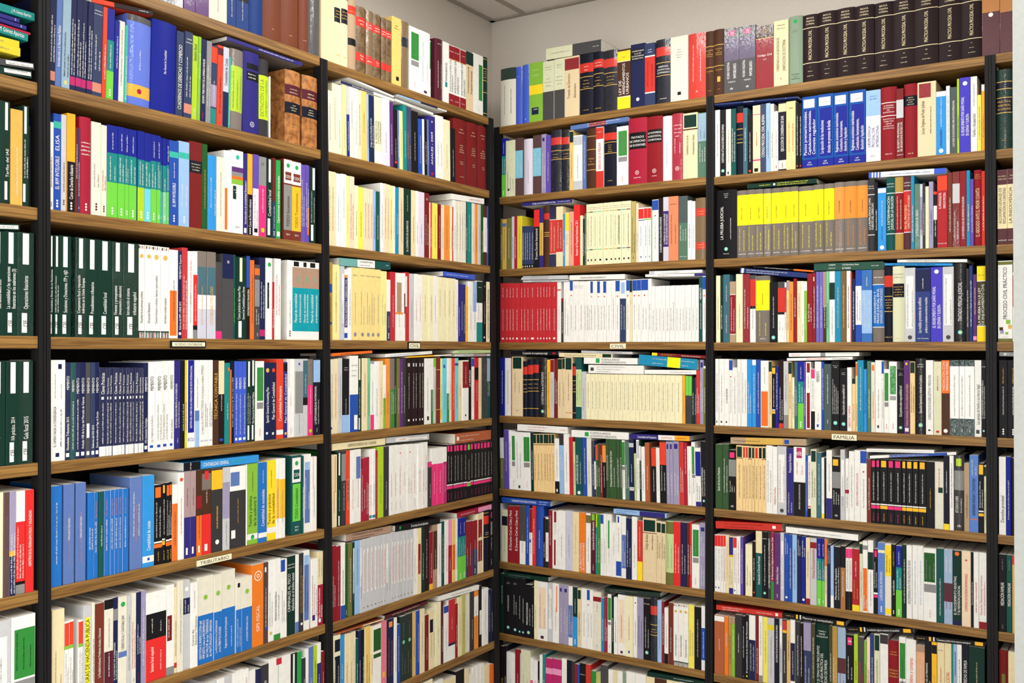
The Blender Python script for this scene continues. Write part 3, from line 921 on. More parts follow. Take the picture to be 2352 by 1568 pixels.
F C 5 560 784 4 820 1306 1006 950 64 cv "dg:28-82 ELEMENTOS DE DERECHO CIVIL V. SUCESIONES
F C 5 560 784 4 1325 1712 938 902 54 g1 w:20-95:20-80 "g3:50-92 ~~ "rd:30-44 ~
F C 5 560 784 4 1952 2280 942 900 88 br w:4-10:30-70 "w:14-66 ~~
R C 6 560 1176 4 798
852 312 mr "w:20-60 ~~
894 312 mr "w:20-80 ~
936 282 w bl:0-18 "dg:20-64 ~
968 292 fg "w:4-10 ~
1008 284 ol "w:20-80 ~
1028 278 dg w:30-92:30-80
1072 262 lb "g3:40-90 ~
1092 258 g1 w:36-90:20-60
1124 248 $gri
1166 240 $gri
1198 222 $gri
1238 214 $gri
1262 210 $gri
1290 205 $gri
1312 204 $gri
1338 196 g1 w:30-86:25-85
1360 186 g1
1384 184 $gri
1412 180 $gri
1440 178 $gri
1470 172 $gri
1500 168 $gri
1530 165 $gri
1562 158 $gri
1598 150 w "g2:20-60 ~
1636 146 cv mr:30-76:20-80
1666 136 dg "w:20-60 ~
1714 126 kb "w:20-80 ~
1746 182 mr am:0-10
1784 110 ph bn:30-90
1822 98 w
1852 86 dt "w:20-80 ~
1886 74 w "rd:20-60 ~
1922 72 cm lp:60-100 "w:20-40 ~
1950 68 am2 or:20-60
1972 60 w
2014 52 $dot
2050 48 $dot
2072 88 mr n2:0-40
2104 84 mr "w:20-60 ~
2150 76 mr n2:0-48 %w:8
2164 20 cr
2200 12 cv mr:60-90 mr:20-55
2212 0 pe
2268 -40 nk r rt:78-92 "-cv:60-66 ~~ oc:56-57 oc:96-97
2320 -60 bk g2:58-80:20-90 pk:86-96:30-70 "w:34-54 ~ "w:8-18 ~
F C 6 560 1176 4 950 1362 272 188 74 ph "bn:12-80 COMPRAVENTA DE VIVIENDAS/~
F C 6 560 1176 4 1396 1806 180 104 52 bk "w:34-72 El contrato de arrendamiento *gg:10
F C 6 560 1176 4 1972 2300 58 -32 44 cm lp:60-100 "w:10-50 ~
R C 7 560 1176 4 818
892 1130 cr nk:22-72:25-95 nk:78-94:25-95 "w:26-68 ~~
936 1130 sk "w:40-60 ~
974 1118 cv "rd:20-60 ~
1010 1110 cv "rd:20-60 ~
1038 1095 cr "g3:20-80 ~
1064 1162 dt "w:20-60 ~
1092 1090 nv
1112 1078 bk
1122 1075 cr
1170 1046 am2 "bn:20-60 ~~
1192 1048 cr "rd:30-60 ~
1268 1034 w fg:62-94:5-95 fg:52-58:5-95 "ro:5-12 ~
1322 1000 lp2 am:18-26:30-70 "w:4-12 ~
1386 982 nv oj:88-96:30-80 "or:16-72 ~~
1412 970 w
1446 1032 bl "w:20-80 ~
1502 955 dg4 *gl:60 "g2:10-44 ~~ "g2:66-90 ~
1556 932 dg4 *gl:60 "g2:10-44 ~~ "g2:66-90 ~
1590 916 oc3 "bn:30-60 ~
1622 905 bl "w:20-90 ~
1668 892 cv "g3:30-80 ~
1704 945 bd "w:20-60 ~
1744 900 cv nk:62-84:20-95
1768 882 cr
1818 828 cr "g3:30-60 ~
1842 820 wn "w:20-60 ~
1886 862 w bl:88-100 "g3:20-60 ~
1948 800 w rd:28-100 nv:24-28 "w:50-70 ~
1972 840 mr "w:20-60 ~
2008 780 cv "g3:20-70 ~
2042 755 ol2 "g3:20-70 ~
2086 742 iv
2122 728 g4 bk:6-10:40-60
2166 705 w oj:0-56 oj:90-100
2196 680 bk w:20-60:30-90
2250 700 w "g3:20-90 ~
2284 710 nv "w:20-90 ~
2308 712 nv
F C 7 560 1176 4 1304 1696 984 842 30 wn "cv:16-90 ~
F C 7 560 1176 4 850 1290 1130 990 12 br be:55-100
F C 7 560 1176 4 1798 2165 820 712 46 w "g3:30-80 ~
R C 8 560 1176 4 1500
1600 1590 g1
1740 1560 cr
1838 1550 w
1956 1528 cv
2034 1452 bk "w:50-80 ~
2072 1440 cv
2108 1490 w nv:0-80
2144 1420 w
2180 1400 w
2212 1392 w
2262 1400 cv
2290 1398 or
2318 1392 or
R D 0 1120 0 4 108
250 622 iv dg:80-100 r ^ "bn:20-70 ~~
312 612 rb r ^ "-w:82-84 ~
378 592 rb r ^ "w:5-8 ~
504 572 ap ye:46-62 nv:12-24:20-70 "-w:19-23 DAPP "-w:76-94 ~~
606 560 cs g3:0-48 "-g2:84-92 ~~ "-g2:56-74 ~~~
703 536 cs g3:0-48 "-g2:84-92 ~~ "-g2:56-74 ~~~
836 512 be mr:78-97 ^ "bn:30-72 Tratado de Derecho/Alimentario
960 486 nk r rt:70-85 "-w:72-83 ~~ oc:62-63 oc:42-43 "-oc:44-60 ~~~ "-oc:6-10 ~
1056 466 nk r rt:74-88 "-w:76-86 ~~ oc:64-65 oc:44-45 "-oc:46-62 ~~~ "-oc:6-10 ~
1188 456 nk r ^ rt:72-86 oc:62-63 oc:42-43 "-oc:44-60 ~~~
1310 450 bn ye:79-97 ye:0-21 w:20-21 w:79-80 "w:24-76 LEY DE/ARRENDAMIENTOS/URBANOS "-bn:85-91 ~
1442 400 nv bk:74-92:2-90 "-w:75-91 COMENTARIOS/A LA LEY/DE PROPIEDAD/INTELECTUAL *w:12
1536 395 n2 rt:20-78 w:78-80 w:19-21 "bn:30-70 ~~ "-w:84-92 ~~
1676 356 nk r ^ rt:74-88 oc:63-64 oc:43-44 "-w:46-60 DERECHO/CONTRACTUAL/COMPARADO "-w:6-10 ~
1838 330 iv "-g2:66-82 ~~~~ bk:9-14:40-60
1996 300 rt r ^ "w:26-82 ~~ "-w:8-14 A
2072 284 bn r "-oc:60-72 ESTUDIOS/DE/DERECHO/PRIVADO "-oc:34-40 VOLUMEN/II oc:44-45 oc:76-77 "-oc:8-10 ~
R E 0 1120 0 4 2072
2168 265 bn r "-oc:60-72 ESTUDIOS/DE/DERECHO/PRIVADO "-oc:34-40 VOLUMEN/I oc:44-45 oc:76-77 oc:20-28:35-65 "-oc:8-10 ~
R E 0 1620 0 3.213 134
248 205 g3 ^ gp:50-84 mg:88-96:30-70 "w:22-48 FICHERO REGISTRAL/INMOBILIARIO "-w:15-19 TOMO II "-w:4-10 tlb
370 188 g3 ^ gp:50-84 mg:88-96:30-70 "w:22-48 FICHERO REGISTRAL/INMOBILIARIO "-w:15-19 TOMO I "-w:4-10 tlb
503 185 mr ^ bn:80-100 oc:79-80 "-w:44-56 Código Civil/~ "-oc:88-94 ~~
612 148 cv "bn:22-74 COMENTARIOS A LAS SENTENCIAS DE/UNIFICACIÓN DE DOCTRINA "-bn:86-96 ~~ "-rd:8-14 R
714 115 sg r *gg:92 "-dg:76-80 ~~ "-dg:6-16 ~~~
832 105 $bro "-cv:20-23 I
962 80 $bro "-cv:20-23 II
1102 55 $bro "-cv:20-23 III
1242 35 $bro "-cv:20-23 IV
1383 12 $bro "-cv:20-23 V
1543 -15 $bro "-cv:20-23 VII
1716 -45 $bro "-cv:20-23 VIII
1888 -72 $bro "-cv:20-23 IX
2040 -100 $bro "-cv:20-23 X
2172 -110 bp ^ ta:62-100 *w:58
2400 -130 bp ^ ta:60-100 *w:56
F D 0 1120 0 4 532 1035 552 468 108 g3 cs:0-49 "w:86-96 ~ "g2:10-44 ~
R D 1 1120 0 4 122
162 1270 $dot
250 1288 cs "dg:12-44 ~~~ g3:10-14:20-40
320 1265 bw lb2:30-78 "w:34-70 ~~
412 1272 pl r
488 1240 bw lb2:30-78 "w:34-70 ~~
530 1230 lv "w:10-70 ~~ in:88-94:20-70
572 1240 vi "w:20-70 ~
670 1192 nk r ^ rt:76-88 oc:66-67 oc:52-53 "-oc:54-64 ~~
746 1188 nk r ^ rt:76-88 oc:66-67 oc:52-53 "-oc:54-64 ~~
782 1188 am2 dg:80-98
866 1240 w g1:0-16 g1:82-98 "g3:20-64 ~
900 1242 st "w:20-90 ~
992 1175 bn r oc:86-87 oc:64-65 oc:30-31 "-oc:38-52 Contra/la/hipoteca
1062 1165 w rt:80-99 rt:0-27 "rt:30-74 DERECHO DE LA PERSONA "-w:90-96 ~
1180 1150 nk r rt:76-88 oc:72-73 oc:54-55 "-oc:56-70 ~~~~ "-oc:8-12 ~
1286 1156 $tir ^
1456 1080 cm r bk:53-78:5-95 "-w:56-74 TRATADO/DE DERECHO/DE SUCESIONES oo:17 "-w:8-12 ~
1602 1065 mr r bk:60-80:5-95 "-w:62-78 LEY DE PROPIEDAD/HORIZONTAL/COMENTADA oo:17 "-w:8-12 ~
1684 1062 w r
1792 1038 cm ^ r "-w:64-86 ~~~~ "w:40-62 ~~ oo:17
1928 1036 cv dg:78-97:8-92 bn:74-76 "bn:36-66 Comentarios a la Ley de/Arrendamientos Urbanos
2008 1032 gn6 gb:56-99 "w:24-52 ~~~ "dg:60-74 ~~
F D 1 1120 0 4 756 1286 1196 1110 56 st mr:33-62 "w:30-92 ~~
R D 2 1120 392 4 112
132 440 ol
170 445 oc st:85-92 "bn:20-80 ~
216 435 ol "w:20-80 ~
240 420 g1 "bl:20-60 ~
266 420 cm
311 414 yo "g3:20-80 ~
332 508 $dgy
352 508 $dgy
374 508 $dgy
396 508 $dgy
420 508 $dgy
472 346 bk sc:69-98 "w:14-66 El nuevo Derecho Internacional ~
508 348 in oc:20-76
562 322 bn r rt:78-88 oc:56-57 oc:50-51 "-oc:52-56 ~
626 330 nv ^ rt:22-78 w:21-22 w:78-79 "w:26-74 ~~
688 328 cv rt:24-78 w:23-24 w:78-79 "w:30-74 ~~
706 396 sk
742 382 cv ye:66-98 "g3:40-60 ~
788 374 ph3 "bn:20-80 ~
846 312 sc "w:16-74 Anuario de Propiedad Intelectual. 2011
870 410 cr bk:0-60:0-50
884 440 bk
900 390 gn6
932 308 $jm rt
968 305 $jm
1004 303 $jm
1056 298 $jm
1113 292 $jm
1150 288 $jm
1184 285 $jm
1226 283 $jm "g3:32-78 LA CONSTITUCIÓN DE FUNDACIONES
1268 278 $jm
1313 275 $jm "g3:20-80 ~
1359 280 ol3 "bn:16-74 ~~ "bk:6-10 ~
1382 296 pe
1432 340 w sc:80-98:5-95 st:76-78 "bl:30-66 ~ bl:8-11:40-60
1466 334 w sc:80-98 ap:77-79 "bl:30-66 ~ bl:8-11:40-60
1498 332 w sc:80-98 ap:77-79 "bl:30-66 ~ bl:8-11:40-60
1508 330 ap
1568 264 w bl:83-99 "g3:20-60 ~ *rt:74
1609 250 kb "w:14-70 EL EQUILIBRIO EN LA RELACIÓN MÉDICO-PACIENTE
1660 240 pg in:22-78 "w:26-74 LA DEFENSA DE LOS CONSUMIDORES/EN LAS EJECUCIONES HIPOTECARIAS
1750 234 oj2 "bn:26-72 ~~ "-bn:86-92 ~
1834 230 g5 gn6:0-58 "w:30-54 ~~~ "-w:4-8 ~
1870 272 w "in:20-60 ~
1902 278 w "g3:20-60 ~
2008 246 bo r ^ rt:70-83 rt:16-28 "-oc:72-81 ~~ "-oc:18-26 ~~
F D 2 1120 392 4 306 770 326 290 38 in u=w "w:22-68 Código civil de la República de Cuba "w:72-96 ~
R D 3 1120 392 4 108
162 1032 $roj
186 1032 $roj
216 1032 $roj
246 1032 $roj
292 1032 $roj
320 1032 $roj
358 1030 $roj
374 1030 $roj
446 1030 $roj
472 1028 $roj
500 1028 $roj
526 1026 $roj
552 1026 $roj
584 1024 $roj
636 1022 $roj
672 1022 w rt:86-88 "g3:20-60 ~
694 1170 g4 mr:92-100
752 1015 w "g3:12-80 ~~ $m
780 1010 w bl:84-100 "g3:20-60 ~ *rt:76
832 1014 w "g3:20-60 ~ "-g2:88-94 ~~
882 1014 w "rd:20-60 ~ "-g2:88-94 ~~
904 1014 w "g3:20-60 ~
940 1012 w "g3:20-60 ~~
964 1010 w bl:80-99 "g3:20-60 ~ *rt:74
1002 1010 w "g3:20-60 ~
1028 1010 w bl:80-99 "g3:20-60 ~ *rt:74
1058 1010 w "g3:20-60 ~
1086 1008 w bl:80-99 "g3:20-60 ~ *rt:74
1134 1008 w "g3:20-60 ~
1170 1006 w "g3:20-70 ~
1210 1004 w bl:82-99 "g3:20-60 ~ *rt:74
1268 1002 w n2:0-70 "w:20-60 ~~ lb:78-96:20-80
1300 998 w bl:82-99 "g3:20-60 ~ *rt:74
1325 1000 cv dg:80-99 "oc:60-70 ~
1366 998 w bl:82-99 "g3:20-60 ~ *rt:74
1406 996 w bl:82-99 "g3:20-60 ~ *rt:74
1470 992 w bl:82-99 "g3:20-56 ~~ *rt:74
1500 990 w "g3:20-60 ~
1534 1060 w rt:86-98:0-10 "g3:20-60 ~
1562 1060 w "g3:20-60 ~
1596 1058 w "g3:20-60 ~
1630 1056 w "rd:20-60 ~
1668 1055 w rt:86-98:0-10 "rd:20-60 ~
1692 1054 w "g3:20-60 ~
1718 1052 w "g3:20-70 ~
1752 1052 w "g3:20-60 ~
1782 1052 w "g3:20-60 ~
1808 1050 w rt:86-98:0-10 "g3:20-60 ~
1838 1050 w "g3:20-60 ~
1870 1048 w "g3:20-60 ~
1902 1048 w "g3:20-60 ~
1936 1046 w "g3:20-60 ~
1970 980 dt "w:66-84 MEMENTO "w:20-60 ~
2016 966 w bl:80-99 "g3:20-60 ~ *rt:70
F D 3 1120 392 4 320 740 1026 1020 18 g1
F D 3 1120 392 4 306 735 1004 996 22 g1
F D 3 1120 392 4 318 730 980 974 22 g1
F D 3 1120 392 4 750 1258 1006 996 46 w "g3:20-66 Condiciones actuales de responsabilidad civil
F D 3 1120 392 4 1446 2000 976 966 24 w in:82-100 "g3:20-40 ~
F D 3 1120 392 4 1478 1966 950 936 28 w g1:0-10 "g3:26-60 ~
R D 4 1120 784 4 102
152 148 db "w:20-90 ~
212 152 w "g3:20-80 ~
220 152 ro
318 140 be dg:80-99:10-90 "bn:40-72 ~~ "-rt:8-12 ~
357 182 nk r rt:76-90 oc:66-67 oc:44-45 oc:14-15 "-oc:48-64 ~~
410 164 nk r rt:74-90 oc:64-65 oc:44-45 oc:14-15 "-oc:48-62 ~~
463 160 nk r rt:76-90 oc:64-65 oc:44-45 oc:14-15 "-oc:48-62 ~~
538 150 bk ^ r "w:22-76 LA DOCTRINA de los ACTOS PROPIOS *cy:10
571 166 am "bn:16-80 ~
606 162 g1 mr:78-99
641 158 bd "w:24-66 ~~
680 156 be dg:82-99 "bn:20-60 ~
705 152 be dg:82-99 "bn:20-60 ~
775 144 be dg:80-99:10-90 "bn:30-74 ~ "-rt:8-12 ~
808 200 nk r rt:78-94 oc:68-69 oc:48-49 oc:10-11 "-oc:52-66 ~~
860 152 dt yg3:21-80 w:20-21 w:80-81 "g2:30-74 ~~
900 276 g1
940 296 $cre
980 298 $cre
1008 298 $cre
1042 299 $cre
1078 300 $cre
1122 300 $cre
1160 301 $cre
1198 301 $cre
1236 302 $cre
1272 302 $cre
1306 303 $cre
1356 303 $cre
1394 304 $cre
1430 304 $cre
1466 305 $cre
1506 306 $cre
1548 306 $cre
1590 307 $cre
1630 308 $cre
1672 308 $cre
1718 309 $cre
1786 310 $cre
1812 310 ao
1842 308 g4 lg:58-98 ^
1874 310 g4 lg:58-98 ^
1896 340 dg
1912 330 n2
1946 164 rt "w:20-66 ~~
1980 168 lv "w:20-66 ~~ in:88-96:20-80
2016 226 ol w:96-100
F D 4 1120 784 4 205 642 126 130 40 bk "w:26-78 Compendio de arquitectura legal cm:88-95:30-70
F D 4 1120 784 4 652 1140 142 152 38 cv dg:82-98:10-90 "bn:10-70 ~
F D 4 1120 784 4 855 1325 106 120 24 g1 "g3:30-80 ~
F D 4 1120 784 4 922 1430 292 302 78 w g3:4-10:30-70 "g3:16-66 ~~~
F D 4 1120 784 4 880 1372 206 213 58 w gg:23-30:10-80 "g3:34-80 FORMULARIOS/DE PROPIEDAD HORIZONTAL
F D 4 1120 784 4 1436 1912 300 305 40 w "g3:50-90 ~
F D 4 1120 784 4 1380 1915 214 262 96 sk2 yl:50-72 "w:24-48 ~~ "w:74-96 ~~
F D 4 1120 784 4 1505 2005 130 160 28 bd ye:0-10 "oc:18-45 ~~ "w:55-90 ~
R D 5 1120 784 4 108 -1
146 885 ol w:60-100
192 812 vi "w:30-80 ~
214 815 w "g3:20-80 ~
250 825 $tir
320 832 w "g3:20-90 ~~ wn:3-8:40-65
392 836 $tir
420 840 dg "w:20-70 ~
448 850 $tir2
476 850 $tir2
512 850 $tir2
536 850 $tir2
560 850 $tir2
584 850 $tir2
612 850 $tir2
655 892 w bk:0-22 "g3:30-80 ~ w:3-8:30-60
697 856 g4 lb:0-82 "w:40-66 ~~
747 850 w "g3:20-70 ~
782 845 rd "bn:30-80 ~
804 922 yg3
868 862 dt "w:20-70 LA IMPUGNACIÓN DEL PROCESO/~ *w:5
910 870 bl "w:20-90 ~
950 880 iv "g3:20-60 ~
976 912 n2 g3:70-100
992 960 w nv:0-15 nv:70-100
1012 945 gn5 ro:70-99 "w:20-60 ~
1030 940 gn5
1052 945 mr "w:10-80 ~
1086 950 bk oj:67-99 "w:20-60 ~
1110 890 gn5 "w:30-80 ~~
1180 892 gn5 "w:20-80 El Desarrollo Rural en la Política Agrícola Común/~
1208 895 gn5 "w:20-70 ~~
1232 900 gn5 "w:20-70 ~
1258 908 w gn:58-97 g2:50-56
1298 922 gn6 "w:20-60 ~~
1342 905 nv g1:16-22 g1:88-95 "w:30-60 ~
1362 1030 yg3
1392 905 w g1:70-98 "g3:20-60 ~
1408 900 dg w:66-90
1442 968 w "g3:20-50 ~
1484 932 br "w:20-60 ~
1500 gap
1545 975 bk ro:66-99 "w:20-60 ~
1578 978 w st:20-99:0-60
1640 920 bk ro:62-99 "w:20-60 ~~
1672 920 lv "w:14-50 ~ in:88-96:20-70
1704 920 lv "w:14-50 ~ in:88-96:20-70
1758 918 lv "w:14-50 ~~ in:88-96:20-80
1800 925 rt "w:20-60 ~~
1830 930 cm "w:50-90 ~
1870 965 w "g3:20-60 ~
1906 925 w gn:50-93:15-95 g2:44-49:15-95
1956 980 w db:52-94 "in:10-40 ~~ in:0-8
2014 920 bk "w:16-78 CONTRATOS DE EMPRESA/~ *cy:9
F D 5 1120 784 4 270 732 820 850 62 w "rd:20-60 ~~ "rd:86-96 ~
F D 5 1120 784 4 764 1290 878 906 66 w gg:24-31:20-80 "g3:34-80 FORMULARIOS/DE PROPIEDAD HORIZONTAL
F D 5 1120 784 4 1298 1850 896 918 46 in w:49-76 ao:76-100 "w:14-46 Comunidades de Propietarios "rt:54-72 GUÍA PRÁCTICA DE "bn:80-96 ~
R D 6 1120 1176 4 100
124 -80 g1
178 -20 cs nk:70-88
235 -56 mr "w:22-92 El Derecho Civil en Cuba y Perú
290 -56 mr "w:22-92 El Derecho Civil en Cuba y Perú
345 -56 g3 w:0-40
376 -60 bl "w:20-80 ~
406 -30 w mr:58-100 bl:40-46:10-60
436 -58 sc "w:20-90 ~
506 -56 bl r "w:30-60 ~
526 48 kb
556 50 w dg:70-97 dg:0-12 "g2:20-60 ~
590 -20 mr "w:40-90 ~
642 -12 w mr:80-99:30-70 mr:6-50:30-60 "g3:60-80 ~
710 -14 w "g3:20-60 ~
776 -12 pg "g2:20-60 ~
836 0 cv "oc:30-80 ~
896 4 oi "w:4-50 LA PROTECCIÓN/DEL CONSUMIDOR DE INMUEBLES
942 12 w ol:84-97 "g3:20-60 ~
990 10 wn ap:88-99:20-80 "w:40-86 Lecciones de Derecho Alimentario "w:6-16 ~
1004 15 yg tl:0-78
1034 22 gn "w:20-60 ~
1062 16 w bl:84-99 "g3:20-60 ~
1086 16 w "g3:20-60 ~
1136 20 w gg:45-90:30-60 "g3:20-60 ~ oo:94
1176 98 w "g3:40-80 ~
1226 28 w bl:3-26 bl:88-98:30-60 "g2:40-80 ~
1268 38 w st:16-70 "w:20-60 ~~
1322 55 nv "w:20-80 ~~
1372 42 w
1420 80 rt ye:0-32 "w:40-90 ~
1546 55 be dg:79-97:8-92 bn:76-77 "bn:50-74 Código de Leyes/y Normas de Obligaciones
1590 82 be dg:82-97:8-92 "bn:40-76 ~~
1632 90 be dg:82-97:8-92 "bn:40-76 ~~
1706 82 yg3 ol:0-19 ol:80-99 r "g2:26-70 ~~
1768 90 sc "w:20-66 ~~
1826 96 nv "w:20-66 ~~
1854 98 bd "w:20-66 ~
1870 90 rt
1942 115 $tir
2006 105 lv in:88-94:20-80 "w:50-80 ~~ "w:6-36 ~~
F D 6 1120 784 4 125 572 1478 1518 48 bl "w:22-72 FUNDAMENTOS DE DERECHO PRIVADO "w:78-96 ~~
F D 6 1120 1176 4 1155 1642 12 58 44 lb in:50-97 "bl:6-44 ~~
R D 7 1120 1176 4 108
142 565 dg "w:50-80 ~
226 585 bk "-w:88-92 ~~ "w:40-68 LA CAUSA DE LOS NEGOCIOS *cy:12
272 592 bk "-w:88-92 ~~ "w:36-70 ~~ *cy:10
306 602 bk "w:30-70 ~ *cy:8
340 612 bk "w:24-66 ~ *cy:8
402 668 bk "w:24-66 FORMULARIOS DE INCAPACIDAD/~ *cy:10
420 690 bk "w:24-66 ~
450 628 cr
546 640 w pe:20-90:15-85 "g3:20-80 ~~ wn:3-8:35-65
592 652 g1 w:22-90:20-80 "g3:40-80 ~~
650 656 w oi:52-96:58-98 "rd:20-60 ~
692 666 lv in:88-94:20-60 "w:20-60 ~
738 672 lv in:88-94:20-70 "w:20-60 ~~
776 682 w st:14-68 "w:20-60 ~~
820 690 dg sk:0-50 "w:56-80 ~ %w:8
856 700 be dg:82-97:10-90 "bn:20-60 ~
906 702 w "g3:20-60 ~
934 710 w bl:82-99 "g3:20-60 ~ *rt:74
965 715 w "g3:20-60 ~
1040 735 iv mr:84-92 "rd:66-80 ~ "bl:6-12 ~
1066 790 sk2
1096 780 cm "w:20-60 ~~
1132 756 w gn:56-94:10-90 g2:48-53:10-90 "ro:8-14 ~
1156 760 dg "w:20-60 ~
1190 782 w "ro:20-60 ~
1260 760 w pe:20-92:15-85 "rd:28-66 ~ wn:3-7:35-65
1334 772 cr "rd:28-66 ~ bl:6-10:40-60
1370 778 w "rd:20-60 ~ *rt:90
1428 790 lv "n2:20-70 ~~
1488 796 bk "w:20-70 ~~ *cy:12 "-w:90-94 ~
1556 762 nk r ^ rt:72-86 oc:56-57 oc:40-41 "-oc:44-52 ~~
1596 812 lb w:0-100:0-60
1618 822 mr "w:30-80 ~
1656 882 w bk:0-18 "g3:30-70 ~
1702 834 bb "w:20-60 ~
1748 842 $val "bk:16-50 Derecho civil. Derecho de las obligaciones
1796 845 $val "bk:16-50 Derecho civil. Derecho inmobiliario
1842 850 $val "bk:16-44 Derecho civil. Derechos reales
1896 852 ye2 "g3:20-60 ~~
1958 872 bk "w:20-80 ~
2000 866 w bl:16-66 "w:20-60 ~
F D 7 1120 1176 4 150 552 590 640 38 dg "g2:10-60 ~
F D 7 1120 1176 4 1072 1584 736 782 38 dg4 "g2:10-60 ~~
R D 8 1120 1176 4 112
148 1232 kb "oc:10-60 CONTRATOS
168 1228 nk
246 1290 w oo:60
292 1262 mr "w:30-60 ~
302 1300 g1
388 1268 cs "g3:20-60 ~~
412 1340 w pk:0-60
456 1362 w
474 1370 nk
502 1312 w
528 1306 tl
590 1345 mg lp:74-84 "lp:20-60 TOS
676 1352 mg lp:74-84 "lp:20-60 TOS
722 1346 w
768 1362 nk
796 1370 g4
820 1396 mr
842 1400 bl
896 1390 bk "-w:80-88 ~
942 1402 rt
990 1462 gn
1034 1478 ol2
1102 1406 g3 "-w:60-80 ~
1145 1450 w
1186 1456 cv
1236 1462 w
1270 1472 sg
1352 1468 w "g3:50-80 ~
1452 1488 w
1530 1510 cv
1640 1530 bn
1760 1545 cv
1870 1560 w
1980 1570 g1
F D 8 1120 1176 4 1462 2004 1508 1600 40 dg "w:46-80 ~
R E 1 1620 0 3.213 68
105 810 w "rd:30-80 ~
150 808 bk "w:20-78 CUESTIONES ACTUALES DE DERECHO DE FAMILIA *cy:8
188 805 iv "g3:20-70 ~ g3:2-6:30-60
225 800 dt "w:20-70 ~~
276 780 nk r rt:76-90 oc:66-67 oc:46-47 "-oc:50-62 ~~
310 795 dk "w:20-70 ~
346 845 bk "w:20-70 ~ *ro:4
403 775 cv pk:86-87 pk:18-20 "rd:40-60 ~ bk:2-7:20-70
446 765 n2 ^ "w:22-84 CÓDIGO PROCESAL CIVIL ALEMÁN
478 760 lb "g3:20-60 ~
506 765 iv
536 820 w "g3:20-70 ~ cm:5-9:40-60
595 752 nk be:86-98 iv:2-15 "w:28-80 EJECUCIÓN DE CONDENAS DE DAR "bk:4-12 ~
665 745 am3 "rt:26-70 ~~ "-bn:88-95 ~
690 755 bk "w:20-80 ~ *ro:4
712 760 bk "w:20-80 ~ *ro:4
825 710 $lex "w:18-80 Pactos prematrimoniales./Capitulaciones matrimoniales./Convenio regulador
945 692 $lex "w:18-64 La ejecución de las resoluciones/dictadas en procesos de familia
1057 680 $lex "w:18-72 Regímenes económicos matrimoniales/Constitución, funcionamiento,/disolución y liquidación
1183 662 $lex "w:18-72 Regímenes económicos matrimoniales/Constitución, funcionamiento,/disolución y liquidación
1292 662 w lb:64-100 "db:20-50 JURISPRUDENCIA/PROCESAL CIVIL/INTERNACIONAL "-bk:6-12 ~ "-g3:86-94 ~~
1408 638 mr r w:78-79 w:60-61 "-w:64-76 EL RÉGIMEN/ECONÓMICO/DEL/MATRIMONIO "-w:42-58 Comentarios al/Código Civil:/especial/consideración/de la Doctrina "-w:7-10 ~
1463 652 bd g1:58-84 "w:10-52 EL SECRETO PROFESIONAL/DEL ABOGADO EN EL PROCESO CIVIL "-w:4-8 ~
1563 615 mr r nk:70-84 "-cv:71-83 ~~~~ "-cv:4-10 ~
1702 600 be ^ mr:79-98:8-72 "bn:30-74 La Ley Orgánica del Poder Judicial/~
1776 672 sk w:92-100 "w:44-90 ~ "in:12-40 LA PRUEBA DOCUMENTAL *w:6
1804 632 w "g3:20-90 ~
1856 640 g5 "w:10-80 LA LEY 54|2007, DE 28 DE DICIEMBRE, SOBRE ADOPCIÓN INTERNACIONAL
1874 580 yg
1957 568 rv "w:22-74 -EL RESARCIMIENTO POR DAÑO MORAL/EN ESPAÑA Y EUROPA- *w:92
2006 562 w "g3:20-50 Familia y discapacidad "g3:60-90 ~
2036 698 ye2 "g3:20-80 ~
2062 620 ao w:90-100
F E 1 1620 0 3.213 50 682 780 722 44 nv3 "w:36-66 Uniones de Hecho *gl:86
R F 1 1620 0 3.213 2145
2262 508 dg r ^ nk:76-84 oc:84-85 oc:75-76 nk:46-64 oc:64-65 oc:45-46 "-oc:48-62 PRÁCTICA/ARBITRAL/DE CONSUMO "-oc:10-12 ~
2400 500 dg
R E 2 1630 350 3.485 47
212 298 bk r "w:28-76 LA PRUEBA JUDICIAL/~ "-w:88-96 ~~~ *cy:14 "-w:6-9 ~
293 302 $yel
360 296 $yel
425 292 $yel
487 288 $yel ^
575 282 $yel
640 275 $yel
R E 2 1764 392 4 198
273 142 $yel
412 138 $yel
508 125 $yel
603 115 $yel
698 102 $ora ^
812 94 $ora
914 86 $ora
979 76 g4 r w:78-79 w:22-23 "w:30-74 LA JURISPRUDENCIA COMO/FUENTE DEL DERECHO "-w:86-92 ~~
1006 104 bk "w:30-60 ~
1084 155 sk w:92-99 "w:40-80 ~ "in:16-38 ~ *w:5
1163 62 dt r w:78-79 w:22-23 "w:28-74 LA DETERMINACIÓN/JUDICIAL DE LA FILIACIÓN "-w:86-94 ~~
1241 56 oc2 r mr:23-78 w:78-79 w:22-23 "cv:28-74 ~~ 
1311 50 bp r rd2:24-80 w:80-81 w:23-24 "cv:28-74 EN EL PROCESO/ASPECTOS DE LEY APLICABLE "-w:86-94 ~~
1343 45 sk2 "w:10-60 ~
1393 118 gn6 ^ "w:20-60 LA TUTELA JUDICIAL DEL CRÉDITO
1420 120 pg lv:30-80
1442 108 g4
1476 142 cr tl:15-70:50-100
1518 98 lv
1552 190 bk w:50-75 ro:95-100
1648 40 mr2 ro:79-99 "w:54-76 EL APRENDIZAJE DEL/DERECHO PROCESAL "-w:4-9 ~
1692 15 bb "w:20-66 ~
1762 6 bd ^ g1:58-84 "w:10-48 ~~
1822 0 mr "w:10-66 EL NUEVO RÉGIMEN LEGAL DEL MATRIMONIO CIVIL EN ESPAÑA
1856 -5 sk2
1890 75 vi "w:20-60 ~
1962 -10 mr r "cv:12-76 EL ABOGADO ANTE EL MENOR CUANTÍA "-oc:88-95 ~~~
2008 0 rt "w:20-66 ~
